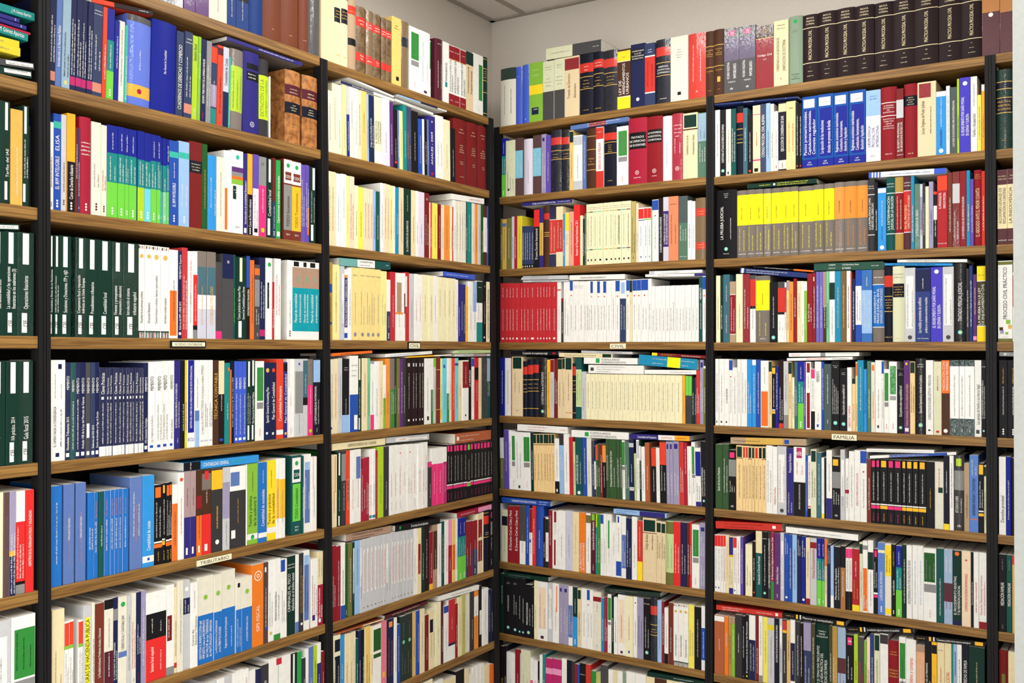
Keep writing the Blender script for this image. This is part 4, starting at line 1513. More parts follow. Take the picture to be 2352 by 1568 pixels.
F E 2 1620 0 3.213 305 818 1392 1350 34 dg "yl:44-88 ~~ "yl:18-34 ~ *w:40
F E 2 1620 0 3.213 1203 1775 1312 1278 40 w rb:0-4 rb:6-8 rb:10-12 rb:14-16 rb:85-100 "st:24-80 Los sistemas alternativos de resolución de conflictos: La Mediación
R F 2 1764 392 4 2106
2197 -10 cv bp:80-100 bp:0-21 "g3:28-76 ACCIONES LEGALES DE/RECLAMACIÓN DE CANTIDAD "-w:4-8 ~ "-cv:86-94 ~~
2300 -20 cv bp:80-100 bp:0-21 "g3:28-76 LA INSOLVENCIA/INMINENTE Y EL SISTEMA "-w:4-8 ~ "-cv:86-94 ~~
R E 3 1630 350 3.485 47
82 985 cr "g2:20-70 ~
105 982 dg
158 976 dk "w:14-40 ~ "w:60-84 ~
206 1032 bz mr:14-78 w:13-14 w:78-79 "w:18-74 ~~
262 972 cr
320 968 mr ^ "w:20-80 ~~
366 982 w bk:50-54 rt:54-94 g3:94-100
478 975 $yel
540 1038 bk "w:24-76 ~ *cy:8
596 1035 w bk:46-50 rt:50-90 g3:90-100 "g3:20-34 ~~
612 1040 w rt:50-92
632 1024 am3 lv:84-99 "g2:20-70 ~
R E 3 1764 392 4 189
230 1018 oj "bn:20-80 ~
262 990 mr "w:40-70 ~
300 1012 cv "g3:40-80 ~
330 1012 w "g3:10-30 ~
358 1012 ap w:84-99 "w:20-50 ~
408 942 mr "w:30-64 EL PACTO CIVIL/~
436 936 mr am3:88-94:20-60 "w:20-80 ~
466 926 vi2 "w:20-80 ~
502 926 vi2 "w:20-80 ~
534 926 ph bn:0-50
560 922 gl
612 922 w dg:60-84 "g3:10-50 ~
668 920 sk2 "pe:20-80 ~
718 918 ol4 "cv:20-80 ~
756 918 w "bn:20-80 ~
766 925 ro
800 992 nv "w:20-80 ~
858 912 bl w:24-78 "bl:30-70 ~~
956 908 bl2 lb:12-72 "w:20-66 ~~ "w:78-90 ~
1065 908 gt co:21-79 r w:20-21 w:79-80 "w:26-74 ASESORAMIENTO Y/PRAXIS JUDICIAL EN EL/DIVORCIO CONTENCIOSO "-w:88-92 ~
1142 880 nk r rt:73-88 oc:60-61 oc:40-41 "-oc:44-58 ~~~~ "-oc:5-9 ~
1250 876 cs r nk:59-77:2-98 "-oc:61-75 ~~~~ "-g2:84-92 ~~ "-oc:4-6 ~
1352 890 g1 w:18-89:15-82 oj:26-42:0-10 oj:26-42:85-100 "g3:20-86 ~~ *g3:6
1492 892 bl6 nv:68-98 "w:12-60 Las medidas preventivas de conflictos/jurídicos en contextos económicos inestables "w:72-86 ~ "-w:3-8 ~
1602 884 rv *w:94 "w:18-74 -EL RESARCIMIENTO POR DAÑO MORAL/EN ESPAÑA Y EUROPA-
1706 880 g1 w:22-90:15-82 "g3:24-86 ~~ *g3:6
1820 850 bk r ^ "w:26-76 TRATADO PERICIAL JUDICIAL *cy:12
1846 896 g4 "w:20-70 ~
1880 870 nv3 "w:20-80 ~
1916 950 pu lp:2-8 "cv:40-80 ~
2016 868 ol5 r ye:79-99 ye:0-20 w:20-21 w:79-80 "w:22-76 LA PRUEBA EN LA LEY/DE ENJUICIAMIENTO CIVIL "-bn:86-90 ~
F E 3 1764 392 4 -262 350 938 985 46 nv3 "w:10-80 ~~ w:2-6
F E 3 1764 392 4 -140 415 890 932 22 bk or:68-100 "w:20-60 ~
F E 3 1764 392 4 418 1050 920 905 76 dg3 "w:22-32 CUADERNOS/DE DERECHO CIVIL "w:42-66 Crisis Matrimoniales y Pensión/de Viudedad "w:84-94 ~
F E 3 1764 392 4 1068 1692 870 872 22 sk "dg:10-80 ~
F E 3 1764 392 4 1184 1826 842 840 28 w "g3:14-60 LA FRUSTRACIÓN DEL DERECHO DE VISITA
R F 3 1764 392 4 2110
2246 825 w ol:0-4 ol:95-99 "g3:28-92 PROCESO CIVIL PRÁCTICO ap:22-27:55-85 bn:14-18:10-35 oc:16-21:70-95 lv:10-14:15-40 ap:9-12:50-70 "-g3:5-7 ~
2330 930 w rt:50-96
R E 4 1630 780 3.92 48
80 172 w "g3:20-90 ~ g3:4-7:30-60
128 172 w "g3:20-90 ~ g3:4-7:30-60
171 173 w "g3:34-56 La vivienda familiar g3:4-7:30-60
204 178 w bl:84-99 "g3:20-70 ~ *rt:74
245 250 w "g3:20-90 ~
278 176 w "g3:20-90 ~
333 176 w "g3:20-90 ~~
378 178 sk "w:20-66 ~~
414 180 sk w:92-100 "w:20-90 ~
456 180 bl "w:20-90 ~
528 188 w or:2-54:8-92 "g3:66-90 ~
557 190 am3 dg:84-99 "bn:20-80 ~
588 240 bk am:88-98 w:28-30 am:23-27 "w:34-80 ~
618 242 db "w:30-90 ~
662 180 kb rt:0-7 "w:12-60 ~~
706 188 g1 g2:0-20 "g2:40-80 ~
R E 4 1764 784 4 183
216 186 am3 dg:82-99 "bn:30-70 ~
240 330 cr
270 186 dk "w:20-80 ~~
326 182 $dot
344 186 vi
392 186 w mr:84-98:20-80 mr:2-54:20-80 "g3:60-80 ~
427 250 w pk:84-99 bk:0-30 "g3:34-80 ~
488 184 w "g3:70-86 MEMENTO "g2:12-24 ~ bl:4-8:30-60
512 186 bl "w:30-90 ~
580 206 g5 "w:40-84 ~ "w:10-16 ~
655 180 bk "-w:90-95 ~~ "w:24-74 ~~~~ *cy:11
725 250 bk "-w:90-95 ~~ "w:26-74 Guía práctica sobre responsabilidad civil *cy:11
768 238 w "rt:6-40 LIBERTAD Y FAMILIA
800 340 am3 dg:90-100
820 186 am3 or:80-98 "rt:8-40 ~
878 172 sk2 "w:30-90 ~ "g3:4-8 ~
906 254 sk "in:30-60 ~
945 180 gn6 "w:20-60 ~
982 190 iv or:88-96:20-80 pe:10-50
1042 172 w "g3:20-60 ~ g3:6-10:30-60
1062 176 w bl:82-99 "g3:20-60 ~ *rt:74
1110 254 w gn:50-94:12-88 g2:41-48:12-88 "ro:6-14 ~
1185 184 w gn:54-94:12-88 ^ g2:46-52:12-88 "ro:6-14 ~
1246 254 bk "-w:90-95 ~~ "w:26-74 Guía práctica sobre responsabilidad civil *cy:9
1302 174 pu w:3-8:20-80 ye:94-97:30-60 "oc:10-68 Violencia doméstica, divorcio y adopción psicológica
1350 184 am3 dg:84-99:8-92 "bn:30-70 ~~
1448 156 bk r ^ "w:28-78 Ejecución hipotecaria y vivienda en la práctica *cy:12 "-w:88-94 ~~
1518 172 w "g3:20-80 CONFLICTOS ESCOLARES, JUSTICIA Y MEDIACIÓN bk:5-7:30-60
1592 184 cs "cm:60-80 ~ rt:3-6:30-70
1668 172 or bn:0-56 "w:60-98 MEDIACIÓN CON/PERSONAS MAYORES *w:6
1754 172 w dg:0-23 ^ dg:92-100 "g3:26-80 ~ "-w:5-10 S
1806 172 w dg:0-23 ^ dg:92-100 "g3:26-80 ~ "-w:5-10 S
1896 172 w dg:0-23 ^ dg:92-100 "g3:26-80 ~ "-w:5-10 S
1960 172 w "g3:16-68 Las parejas de hecho y su marco legal g3:4-9:20-70
2018 172 bk "w:24-78 LA CONCILIACIÓN EN LA AUDIENCIA PREVIA/~ *cy:8 "-w:90-95 ~
F E 4 1764 784 4 172 775 180 168 26 w "ro:30-60 MEDIACIÓN FAMILIAR "g3:70-94 ~
F E 4 1764 784 4 188 835 142 136 36 w gn:54-95:20-100 g2:46-53 "rd:4-16 ~
R F 4 1764 784 4 2118
2200 172 bk "w:30-66 ~ "oc:70-90 ~ %w:8
2300 172 bk "w:30-66 ~ "oc:70-90 ~ %w:8
F F 4 1764 784 4 2124 2300 136 140 44 g2 *w:30
R E 5 1630 780 3.92 48
112 940 gn5 "w:28-64 Estado del Arte de la Mediación
168 940 gn5 "w:26-78 ~~
235 992 bk pk:87-96:15-80 g2:56-84 "w:30-48 ~~~ "-w:4-10 tlb
295 950 $mar
320 955 am3 rt:82-98:15-85 "bn:20-70 ~
345 955 am3 rt:82-98:15-85 "bn:20-70 ~
377 958 $mar
402 960 am3 nk:82-98:15-85 "bn:20-70 ~
434 962 am3 rt:82-98:15-85 "bn:20-70 ~
470 962 am3 nk:82-98:15-85 "bn:20-70 ~
506 962 $mar
565 952 w "g3:16-80 ~~
607 962 w "rt:14-40 Mediación Familiar
690 958 g1 w:18-88:15-80 oj:26-40:0-12 oj:26-40:85-100 "g3:20-84 ~~ *g3:6
752 978 in "w:64-92 Prestaciones Familiares "w:4-34 ~~
R E 5 1764 784 4 229
342 970 w bk:0-49 mg:84-99:25-70 "-w:86-97 tlb "w:10-46 SEPARACIONES Y LIQUIDACIONES GANANCIALES "rt:60-80 ~~
362 1042 bl w:10-90:50-100
390 1052 w ro:16-18 bk:0-14 "rt:30-90 ~
443 992 cs dg:82-98:10-90 "bn:30-70 ~~
489 1022 dk "w:20-90 ~
515 1068 w sk:24-80:0-60 ye:0-8
532 1070 nk
586 1000 w in:0-30 "g3:40-80 ~
662 1060 bk am:86-96:10-75 g2:50-76 "w:24-46 ~~~ "-w:4-10 tlb
706 995 g1 w:34-86:20-80
740 1078 w ye:0-90:60-100 cm:44-50
790 1010 w "g2:20-90 ~
845 1000 w "rd:22-68 DERECHO DE FAMILIA VIGENTE EN CATALUÑA
906 1000 w bl:82-99 "g3:20-60 ~ *rt:70
946 1018 bb "w:20-70 ~
990 1082 $mop
1026 1082 $mop
1097 1085 $moy
1157 1088 $mop
1228 1090 $mop
1268 1092 $moy
1328 1094 $moy
1382 1096 $moy
1452 1100 $moy
1528 1105 bk "oc:30-60 ~
1612 1108 iv dg:54-62:40-90 "rd:60-90 ~
1666 1048 nk ye:0-8 "w:50-80 ~
1706 1045 w "g3:30-90 ~
1800 1048 g4 r ^ yg:86-96:20-75 g2:54-80 "w:24-46 ESTUDIOS SOBRE/~ "-w:4-10 tlb
1850 1120 bz
1932 1045 rb2 or:16-17 "w:74-94 ~~ "nk:22-70 ENFERMERÍA FAMILIAR Y COMUNITARIA
1982 1120 bk am:84-98:10-90 w:30-32 am:24-28 "w:36-74 ~~
2020 1140 cs dg:84-98:10-90
F E 5 1764 784 4 -345 350 942 960 62 bz oc:20-70 "g3:5-40 ~ bl:72-78:20-80
F E 5 1764 784 4 935 1728 1078 1044 26 w bl:23-90 
F E 5 1764 784 4 903 1525 1016 1030 30 w bl:6-94:50-100
R F 5 1764 784 4 2120
2186 1060 w "bk:16-50 Derecho procesal ~
2232 1060 db "w:20-70 ~
2300 1072 bk "w:10-60 ~
R E 6 1630 1170 3.94 34
66 228 w sc:80-99 "g3:20-76 ~ in:6-9:30-60
97 228 w sc:80-99 "g3:20-76 ~ in:6-9:30-60
122 230 w sc:80-99 "g3:20-76 ~
142 230 w sc:80-99 "rd:20-76 ~
172 234 cv "oc:20-90 ~
210 245 cv in:68-99 go:64-68 in:0-10 "g3:16-60 ~~
241 248 w sc:81-99 "g3:20-76 ~ in:5-8:30-60
275 246 w "rt:20-90 ~
300 250 vi "w:20-80 ~
318 gap
382 318 cr "g3:20-60 ~~
413 290 kb "w:30-70 ~ *ro:8
472 195 dt cv:67-100 "w:20-62 Introducción al Derecho Procesal
520 202 bk "w:20-80 ~ *cy:8 "-w:88-94 ~
551 202 g4 "w:16-90 LOS MENORES EXTRANJEROS NO ACOMPAÑADOS
582 206 cm gn:0-27 "w:30-92 El Matrimonio religioso en el Derecho Civil
636 216 pu "w:24-50 Sobre Bioética y Genero "w:4-10 ~
671 210 g1 w:18-88:30-75
R E 6 1764 1176 4 144
186 200 bl "w:70-94 ~~ *w:6
220 208 bl "w:20-80 ~
264 208 lb "g3:20-80 ~
300 216 nv "w:70-94 ~~
345 226 db "w:70-94 ~~ *w:6
384 236 cv mr:0-9 "g3:40-80 ~
445 240 g1 mr:85-94:0-100 "rd:40-84 Uniones Extramatrimoniales
490 240 $dot
516 245 $dot
540 248 pe or:60-100
571 300 nv "w:70-94 ~~
602 312 lb w:0-20 "w:30-80 ~
663 322 nk "w:14-84 Matrimonio en Argentina/~
710 312 bk bz2:0-66 "w:20-60 ~
742 330 w pk:84-99 bk:0-30 "g3:34-80 ~
770 332 w pk:84-99 bk:0-30 "g3:34-80 ~
838 340 mr2 ye:0-10 "oc:20-50 ~~ "w:56-80 ~
868 280 cs dg:84-98
914 266 w or:2-62:10-90 g2:88-94 "w:6-26 COLECCIÓN/~
966 262 w dg:60-84 "g3:10-56 ~
1006 342 bk w:30-33 pk:25-29 pk:88-98:20-80 "w:40-80 ~~
1072 282 rb2 cr:86-90 "w:20-60 LA REFORMA DEL MATRIMONIO %w:8
1132 290 iv ye:55-98 ye:2-10 "bn:60-84 ~~
1170 298 bk "w:30-50 La mediación "oc:70-90 ~ %w:6
1228 312 $dot
1270 300 dg "w:20-80 ~
1322 306 w "g3:20-80 DISCRIMINACIÓN POR RAZÓN DE SEXO w:3-6
1374 308 w "lb:20-80 ~
1426 312 w "lb:20-80 ~
1546 335 w fg:54-94:5-98 g2:40-51:5-98 "g2:58-84 ~~~ "ro:6-16 ~
1614 335 dt "w:10-60 ~
1695 345 lb3 bp:30-55 "w:70-90 ~~ "cm:20-40 ~~
1777 355 dg *or:96 nv:0-7 "w:14-66 EL PROCEDIMIENTO REGISTRAL/Y SU REVISIÓN JUDICIAL
1863 360 pe "rd:20-70 COMPENDIO DE REGÍMENES MATRIMONIALES *rt:88
1886 368 bk "w:30-60 ~
1936 370 w "rd:20-60 ~
2008 375 w mr:0-9 "rd:18-70 Derecho Matrimonial Canónico/~
F E 6 1630 1170 3.94 52 652 172 200 66 rt "bd:14-80 ~~ w:86-91:30-70
F E 6 1764 1176 4 160 825 190 268 56 w "g3:18-80 ~
R F 6 1764 1176 4 2110
2188 390 bk "w:34-64 MEDIACIÓN FAMILIAR "g2:80-94 ~ "g2:4-10 ~
2242 396 dt "w:34-64 MEDIACIÓN FAMILIAR "g2:80-94 ~
2300 400 oc sc:88-100
R E 7 1630 1170 3.94 32
130 958 br w:90-99 "w:40-60 ~
166 968 oi "w:50-70 ~
196 975 oc2 ph:90-100
226 980 ap ph:90-100 "w:30-80 ~
290 955 g4 "w:40-70 ~
318 965 bk "w:34-84 ~ *rt:4
350 955 bk "w:10-90 El reconocimiento de las Uniones No Matrimoniales *yg:5
410 960 w nv:0-62 "w:14-56 ~~
442 960 bd "w:12-50 ~
478 965 w g2:0-10 "g3:40-90 ~
524 975 ye2 "g3:30-80 ~
583 985 g1 yo:82-90 "g2:10-80 ~
628 985 nk "w:34-90 LOS CONFLICTOS ACTUALES EN EL DERECHO DE FAMILIA
656 990 g1 w:56-90:20-80
693 996 g4 rt:84-98 am:80-84
728 1005 oc3 "bn:40-70 ~
771 1000 w nv:10-66 "w:20-54 ~
R E 7 1764 1176 4 248
290 1010 g4 "w:20-80 ~
320 1020 kb "w:20-80 ~
392 1010 n2 lv:58-99 "w:10-50 ~~
431 1028 ol5 "w:20-80 ~
556 1030 dg r "w:8-68 LOS 25 TEMAS MÁS FRECUENTES/EN LA VIDA PRÁCTICA DEL/DERECHO DE FAMILIA "-w:80-92 TOMO I/PARTE/SUSTANTIVA
588 1045 ol5 "w:20-60 ~
636 1055 oc2 "cv:20-80 JURISPRUDENCIA CIVIL/~
712 1064 lb3 bp:34-56 "cm:10-34 ~~
786 1130 bk pk:84-96:20-75 "-w:87-94 tlb "w:30-66 ~~
824 1126 yg "bn:30-60 ~
880 1150 g3 "rt:14-66 CRISIS MATRIMONIALES/~
904 1182 ap
936 1155 pe "rt:20-50 ~
972 1120 bl6 "w:20-66 ~
1026 1120 cs dg:76-98:10-90 "bn:30-64 ~
1102 1120 w g4:86-99 "g3:4-30 JUSTICIA
1202 1184 mr r "-oc:44-58 ESTUDIOS/DE DERECHO/DE FAMILIA "-oc:78-86 ~~
1266 1150 w gn:42-92:12-92 g2:28-38:12-92
1360 1146 w "ro:20-74 crédito, débito y compras
1440 1225 pe2 ph:90-100 "w:40-70 ~
1502 1175 bk "w:20-70 LA CAPACIDAD DE LAS PERSONAS/~
1552 1194 am bk:84-96
1620 1195 cv "rt:40-66 ~ "-g2:88-94 ~
1684 1206 cv "rt:20-60 DE LA FILIACIÓN
1700 1210 tl
1736 1215 lb3 bl:20-90:40-60
1780 1218 w "g3:20-90 ~
1842 1226 nk "w:20-80 ACTUALES EN EL DERECHO DE FAMILIA
1992 1242 dg "cv:40-80 ~
F E 7 1630 1170 3.94 55 652 908 982 42 rt "w:10-42 ~~ "w:62-86 ~ w:90-94:20-80
F E 7 1764 1176 4 128 712 966 1052 42 bk am:22-25 w:28-30 am:86-97:10-90 "w:33-80 Menores no acompañados ~ "oc:5-18 ~
F E 7 1764 1176 4 712 1332 1098 1116 42 bk am:22-25 w:28-30 am:86-97:10-90 "w:33-80 La mediación: algunas cuestiones de actualidad "oc:5-18 ~
F E 7 1764 1176 4 1338 1996 1172 1238 40 bk am:22-25 w:28-30 am:86-97:10-90 "w:33-80 Tratamiento jurídico de los menores extranjeros ~ "oc:5-18 ~
R F 7 1764 1176 4 2112
2206 1270 bd r ol:20-70:30-70
2320 1290 cv "rt:20-60 ~
"""

# ------------------------------------------------------------------ where the shelves and posts stand
# measured front edges: unit -> rows (first row, [(x,y) left], [(x,y) right])
LN = [[113, 112, 111, 113, 119], [737, 736, 735, 735, 740, 742, 749], [1124, 1125, 1127, 1130, 1132, 1135, 1137, 1138],
      [1148, 1148, 1147, 1146, 1146, 1146, 1146, 1148], [1621, 1622, 1624, 1624, 1624, 1622, 1620, 1618], [2259, 2263, 2266, 2268, 2268, 2267, 2265]]
LY = [[196, 480, 772, 1060, 1349], [131, 342, 560, 782, 998, 1216, 1432], [272, 439, 611, 784, 960, 1133, 1308, 1471],
      [291, 452, 617, 785, 953, 1120, 1288, 1452], [222, 407, 596, 786, 976, 1166, 1355, 1542], [128, 346, 563, 785, 1004, 1225, 1446]]
K0 = [1, 0, 0, 0, 0, 0]
def line_z(i, k):
    w = 'L' if i < 3 else 'R'; j = k-K0[i]
    if 0 <= j < len(LY[i]): return hit(LN[i][j], LY[i][j], w)[1]
    return None
UNITS = {'A': ('L', 0, 0), 'B': ('L', 0, 1), 'C': ('L', 1, 2), 'D': ('R', 3, 4), 'E': ('R', 4, 5), 'F': ('R', 5, 5)}
SHZ = {}
for u, (w, a, b_) in UNITS.items():
    for k in range(9):
        zs = [z for z in (line_z(a, k), line_z(b_, k)) if z is not None]
        SHZ[u, k] = sum(zs)/len(zs) if zs else None
    off = [SHZ[u, k]-(3-k)*0.31 for k in range(9) if SHZ[u, k] is not None]
    for k in range(9):
        if SHZ[u, k] is None: SHZ[u, k] = (3-k)*0.31 + sum(off[-2:])/2
# posts: pixel edges at three heights -> straight, slightly leaning posts
POSTS = {'AB': ('L', [(88.5, 113.5, 60), (82, 110, 784), (91, 120, 1500)]), 'BC': ('L', [(737, 753, 160), (737, 751.5, 784), (749, 765, 1420)]),
         'C': ('L', [(1123, 1132, 310), (1127, 1137, 784), (1136, 1146, 1480)]), 'D': ('R', [(1135.5, 1147.5, 310), (1134.5, 1146.5, 784), (1135, 1147, 1480)]),
         'DE': ('R', [(1621.5, 1638, 240), (1624.5, 1642, 784), (1619, 1638, 1440)]), 'EF': ('R', [(2260, 2284.5, 145), (2268, 2293, 784), (2265.5, 2291, 1440)])}
def fitline(pts):
    n_ = len(pts); mz = sum(p[1] for p in pts)/n_; ms = sum(p[0] for p in pts)/n_
    k = sum((p[1]-mz)*(p[0]-ms) for p in pts)/sum((p[1]-mz)**2 for p in pts); return ms-k*mz, k
PE = {}
for nme, (w, rows) in POSTS.items():
    l = fitline([hit(a, y, w) for a, b_, y in rows]); r = fitline([hit(b_, y, w) for a, b_, y in rows])
    PE[nme] = (w, l, r)
lw, ll, lr = PE['AB']; PE['A'] = ('L', (ll[0]-0.99, ll[1]), (lr[0]-0.99, lr[1]))
lw, ll, lr = PE['EF']; PE['F'] = ('R', (ll[0]+0.96, ll[1]), (lr[0]+0.96, lr[1]))
BAYS = {'A': ('A', 'AB'), 'B': ('AB', 'BC'), 'C': ('BC', 'C'), 'D': ('D', 'DE'), 'E': ('DE', 'EF'), 'F': ('EF', 'F')}
UNAME = {'A': 'far left bookcase', 'B': 'wide left bookcase', 'C': 'bookcase left of the corner', 'D': 'bookcase right of the corner', 'E': 'wide right bookcase', 'F': 'far right bookcase'}
ULAB = {'A': 'black steel bookcase with brown shelves, cut off by the left edge', 'B': 'wide black steel bookcase with brown shelves carrying the TRIBUTARIO sign',
        'C': 'black steel bookcase with brown shelves just left of the room corner', 'D': 'black steel bookcase with brown shelves just right of the room corner',
        'E': 'wide black steel bookcase with brown shelves carrying the FAMILIA sign', 'F': 'black steel bookcase with brown shelves, half hidden behind white wall end'}
TH = 0.030; SD = 0.292
def lat(p, z): return p[0]+p[1]*z
case = {}
def post_mesh(w, pl, pr, y0, y1, z0, z1):
    mb = MB(); wd = pr[0]-pl[0]
    # three ribs with two grooves down the front
    g = wd*0.12; cuts = [0, wd*0.30, wd*0.30+g*0.5, wd*0.70-g*0.5, wd*0.70, wd]; dep = [0, 0, 0.0035, 0.0035, 0, 0]
    pr_ = [(0, y1), (0, y0), (wd*0.34, y0), (wd*0.34, y0+0.003), (wd*0.40, y0+0.003), (wd*0.40, y0), (wd*0.60, y0), (wd*0.60, y0+0.003), (wd*0.66, y0+0.003), (wd*0.66, y0), (wd, y0), (wd, y1)]
    n_ = len(pr_); vs = []
    for z in (z0, z1):
        for x, y in pr_: vs.append((lat(pl, z)+x, y, z))
    mb.add(vs, [(i, (i+1) % n_, n_+(i+1) % n_, n_+i) for i in range(n_)]+[tuple(range(n_))[::-1], tuple(range(n_, 2*n_))])
    return mb
W0 = {'L': frame('L', 0, 0), 'R': frame('R', 0, 0)}
for u, (pa, pb_) in BAYS.items():
    w = UNITS[u][0]; l, r = PE[pa][2], PE[pb_][1]
    root = empty('bookcase', frame(w, (lat(l, 0)+lat(r, 0))/2, FLOOR)); inv = root.matrix_world.inverted()
    tag(root, ULAB[u], 'bookcase', 'black and brown bookcases along both walls'); case[u] = root
    def put(mb, name, mat):
        mb2 = MB(); mb2.merge(mb, inv @ W0[w]); return mb2.build(name, [M[mat]], root, color=False)
    for k in range(9):
        z = SHZ[u, k]; mb = MB(); a, b_ = lat(l, z)+0.0006, lat(r, z)-0.0006; cc = 0.0012
        # board with eased front edge
        sec = [(0.0, z-cc), (cc, z), (SD, z), (SD, z-TH), (cc, z-TH), (0.0, z-TH+cc)]
        vs = [(x, y, zz) for x in (a, b_) for y, zz in sec]; n_ = 6
        mb.add(vs, [(i, n_+i, n_+(i+1) % n_, (i+1) % n_) for i in range(n_)]+[tuple(range(n_)), tuple(range(n_, 2*n_))[::-1]])
        # own object origin at the shelf so that the grain differs from shelf to shelf
        o = MB(); T = W0[w] @ Matrix.Translation((a, 0, z)); o.merge(mb, Matrix.Translation((-a + 3.7*k*0, 0, -z)))
        ob = o.build('shelf', [M['wood']], root, color=False); ob.matrix_parent_inverse = Matrix.Identity(4); ob.matrix_basis = inv @ T
    own = [pa] if u in 'ABCDEF' else []
    own = {'A': ['A'], 'B': ['AB'], 'C': ['BC', 'C'], 'D': ['D', 'DE'], 'E': ['EF'], 'F': ['F']}[u]
    ztop = SHZ[u, 0]
    for p in own:
        pw, pl, pr = PE[p]
        put(post_mesh(w, pl, pr, -0.004, 0.030, FLOOR+0.001, ztop-0.001), 'front_upright', 'metal')
        put(post_mesh(w, pl, pr, SD-0.035, SD, FLOOR+0.001, ztop-0.001), 'rear_upright', 'metal')
    for k in range(8):   # dark back panels between the shelves
        z1, z0 = SHZ[u, k]-TH-0.001, SHZ[u, k+1]+0.001; mb = MB(); zm = (z0+z1)/2
        mb.box(lat(l, zm)+0.001, lat(r, zm)-0.001, SD-0.006, SD-0.001, z0, z1); put(mb, 'back_panel', 'back')

# ------------------------------------------------------------------ read the rows of books
recs = []; seg = None; prev_h = 0.2; uid = 0
for ln in DATA.strip().split('\n'):
    t = ln.split(' ')
    if t[0] == 'R':
        seg = dict(u=t[1], k=int(t[2]), ox=float(t[3]), oy=float(t[4]), sc=float(t[5]), lean=float(t[7]) if len(t) > 7 else 0.0)
        x = float(t[6]); continue
    uid += 1; rng = random.Random(uid)
    if t[0] == 'F':
        u, k, ox, oy, sc = t[1], int(t[2]), float(t[3]), float(t[4]), float(t[5]); xl, xr, yl, yr, th = [float(v) for v in t[6:11]]; w = UNITS[u][0]
        s0, z0 = hit(ox+xl/sc, oy+yl/sc, w); s1, z1 = hit(ox+xr/sc, oy+yr/sc, w)
        xm, ym = (xl+xr)/2, (yl+yr)/2; T = hit(ox+xm/sc, oy+(ym-th)/sc, w)[1]-hit(ox+xm/sc, oy+ym/sc, w)[1]
        recs.append(dict(flat=True, u=u, k=k, s0=s0, s1=s1, z0=z0, z1=z1, th=T, sp=parse(t[11:], rng), rng=rng,
                         px=(ox+xl/sc, ox+xr/sc, oy+(ym-th)/sc, oy+ym/sc)))
        continue
    u, k = seg['u'], seg['k']; w = UNITS[u][0]; ox, oy, sc = seg['ox'], seg['oy'], seg['sc']
    xr = float(t[0])
    if t[1] == 'gap': x = xr; continue
    zs = SHZ[u, k]; 
    if xr-x < 4: x = xr; continue
    # row of pixels half way up the book, found from the shelf height
    def ymid(px, z):
        lo, hi = -900, 2400
        for _ in range(24):
            m = (lo+hi)/2
            if hit(px, m, w)[1] > z: lo = m
            else: hi = m
        return m
    xm = ox+(x+xr)/2/sc
    if t[1] == '.': h = prev_h
    else: h = hit(xm, oy+float(t[1])/sc, w)[1]-zs
    prev_h = h; yy = ymid(xm, zs+h/2)
    s0 = hit(ox+x/sc, yy, w)[0]; s1 = hit(ox+xr/sc, yy, w)[0]
    recs.append(dict(flat=False, u=u, k=k, s0=s0, s1=s1, h=h, z=zs, lean=seg['lean'], sp=parse(t[2:], rng), rng=rng,
                     px=(ox+x/sc, ox+xr/sc, ymid(xm, zs+h), ymid(xm, zs))))
    x = xr
# keep clear of the posts, of the neighbours, of the shelf above and of books lying on top
for b_ in recs:
    if b_['k'] == 0: continue
    pl_, pr_ = PE[BAYS[b_['u']][0]][2], PE[BAYS[b_['u']][1]][1]
    za, zb = (b_['z'], b_['z']+b_['h']) if not b_['flat'] else (b_['z0'], b_['z1'])
    lo = max(lat(pl_, za), lat(pl_, zb))+0.001; hi = min(lat(pr_, za), lat(pr_, zb))-0.001
    if (b_['u'], b_['k']) == ('C', 8): hi += 0.05
    b_['s0'] = max(b_['s0'], lo); b_['s1'] = min(b_['s1'], hi)
recs = [b_ for b_ in recs if b_['s1']-b_['s0'] > 0.0018]
_rows = {}
for b_ in recs:
    if not b_['flat']: _rows.setdefault((b_['u'], b_['k']), []).append(b_)
for r in _rows.values():
    r.sort(key=lambda q: q['s0'])
    for a, c in zip(r, r[1:]):
        if c['s0'] < a['s1']: c['s0'] = a['s1']
recs = [b_ for b_ in recs if b_['s1']-b_['s0'] > 0.0018]
for b_ in recs:
    if b_['flat']: continue
    if b_['k'] > 0: b_['h'] = min(b_['h'], SHZ[b_['u'], b_['k']-1]-TH-0.004-b_['z'])
    b_['h'] = max(0.08, b_['h'])
for f in recs:
    if not f['flat']: continue
    f['h'] = 0
    for b_ in recs:
        if b_['flat'] or (b_['u'], b_['k']) != (f['u'], f['k']): continue
        a, c = max(b_['s0'], f['s0']), min(b_['s1'], f['s1'])
        if c-a < 0.001: continue
        zb = min(f['z0']+(f['z1']-f['z0'])*(q-f['s0'])/(f['s1']-f['s0']) for q in (a, c))
        over = b_['z']+b_['h']-(zb-0.0006)
        if 0 < over < 0.05: b_['h'] -= over
for f in recs:
    if f['flat'] and f['k'] > 0:
        over = max(f['z0'], f['z1'])+f['th']-(SHZ[f['u'], f['k']-1]-TH-0.002)
        if over > 0:
            f['th'] = max(0.006, f['th']-over)

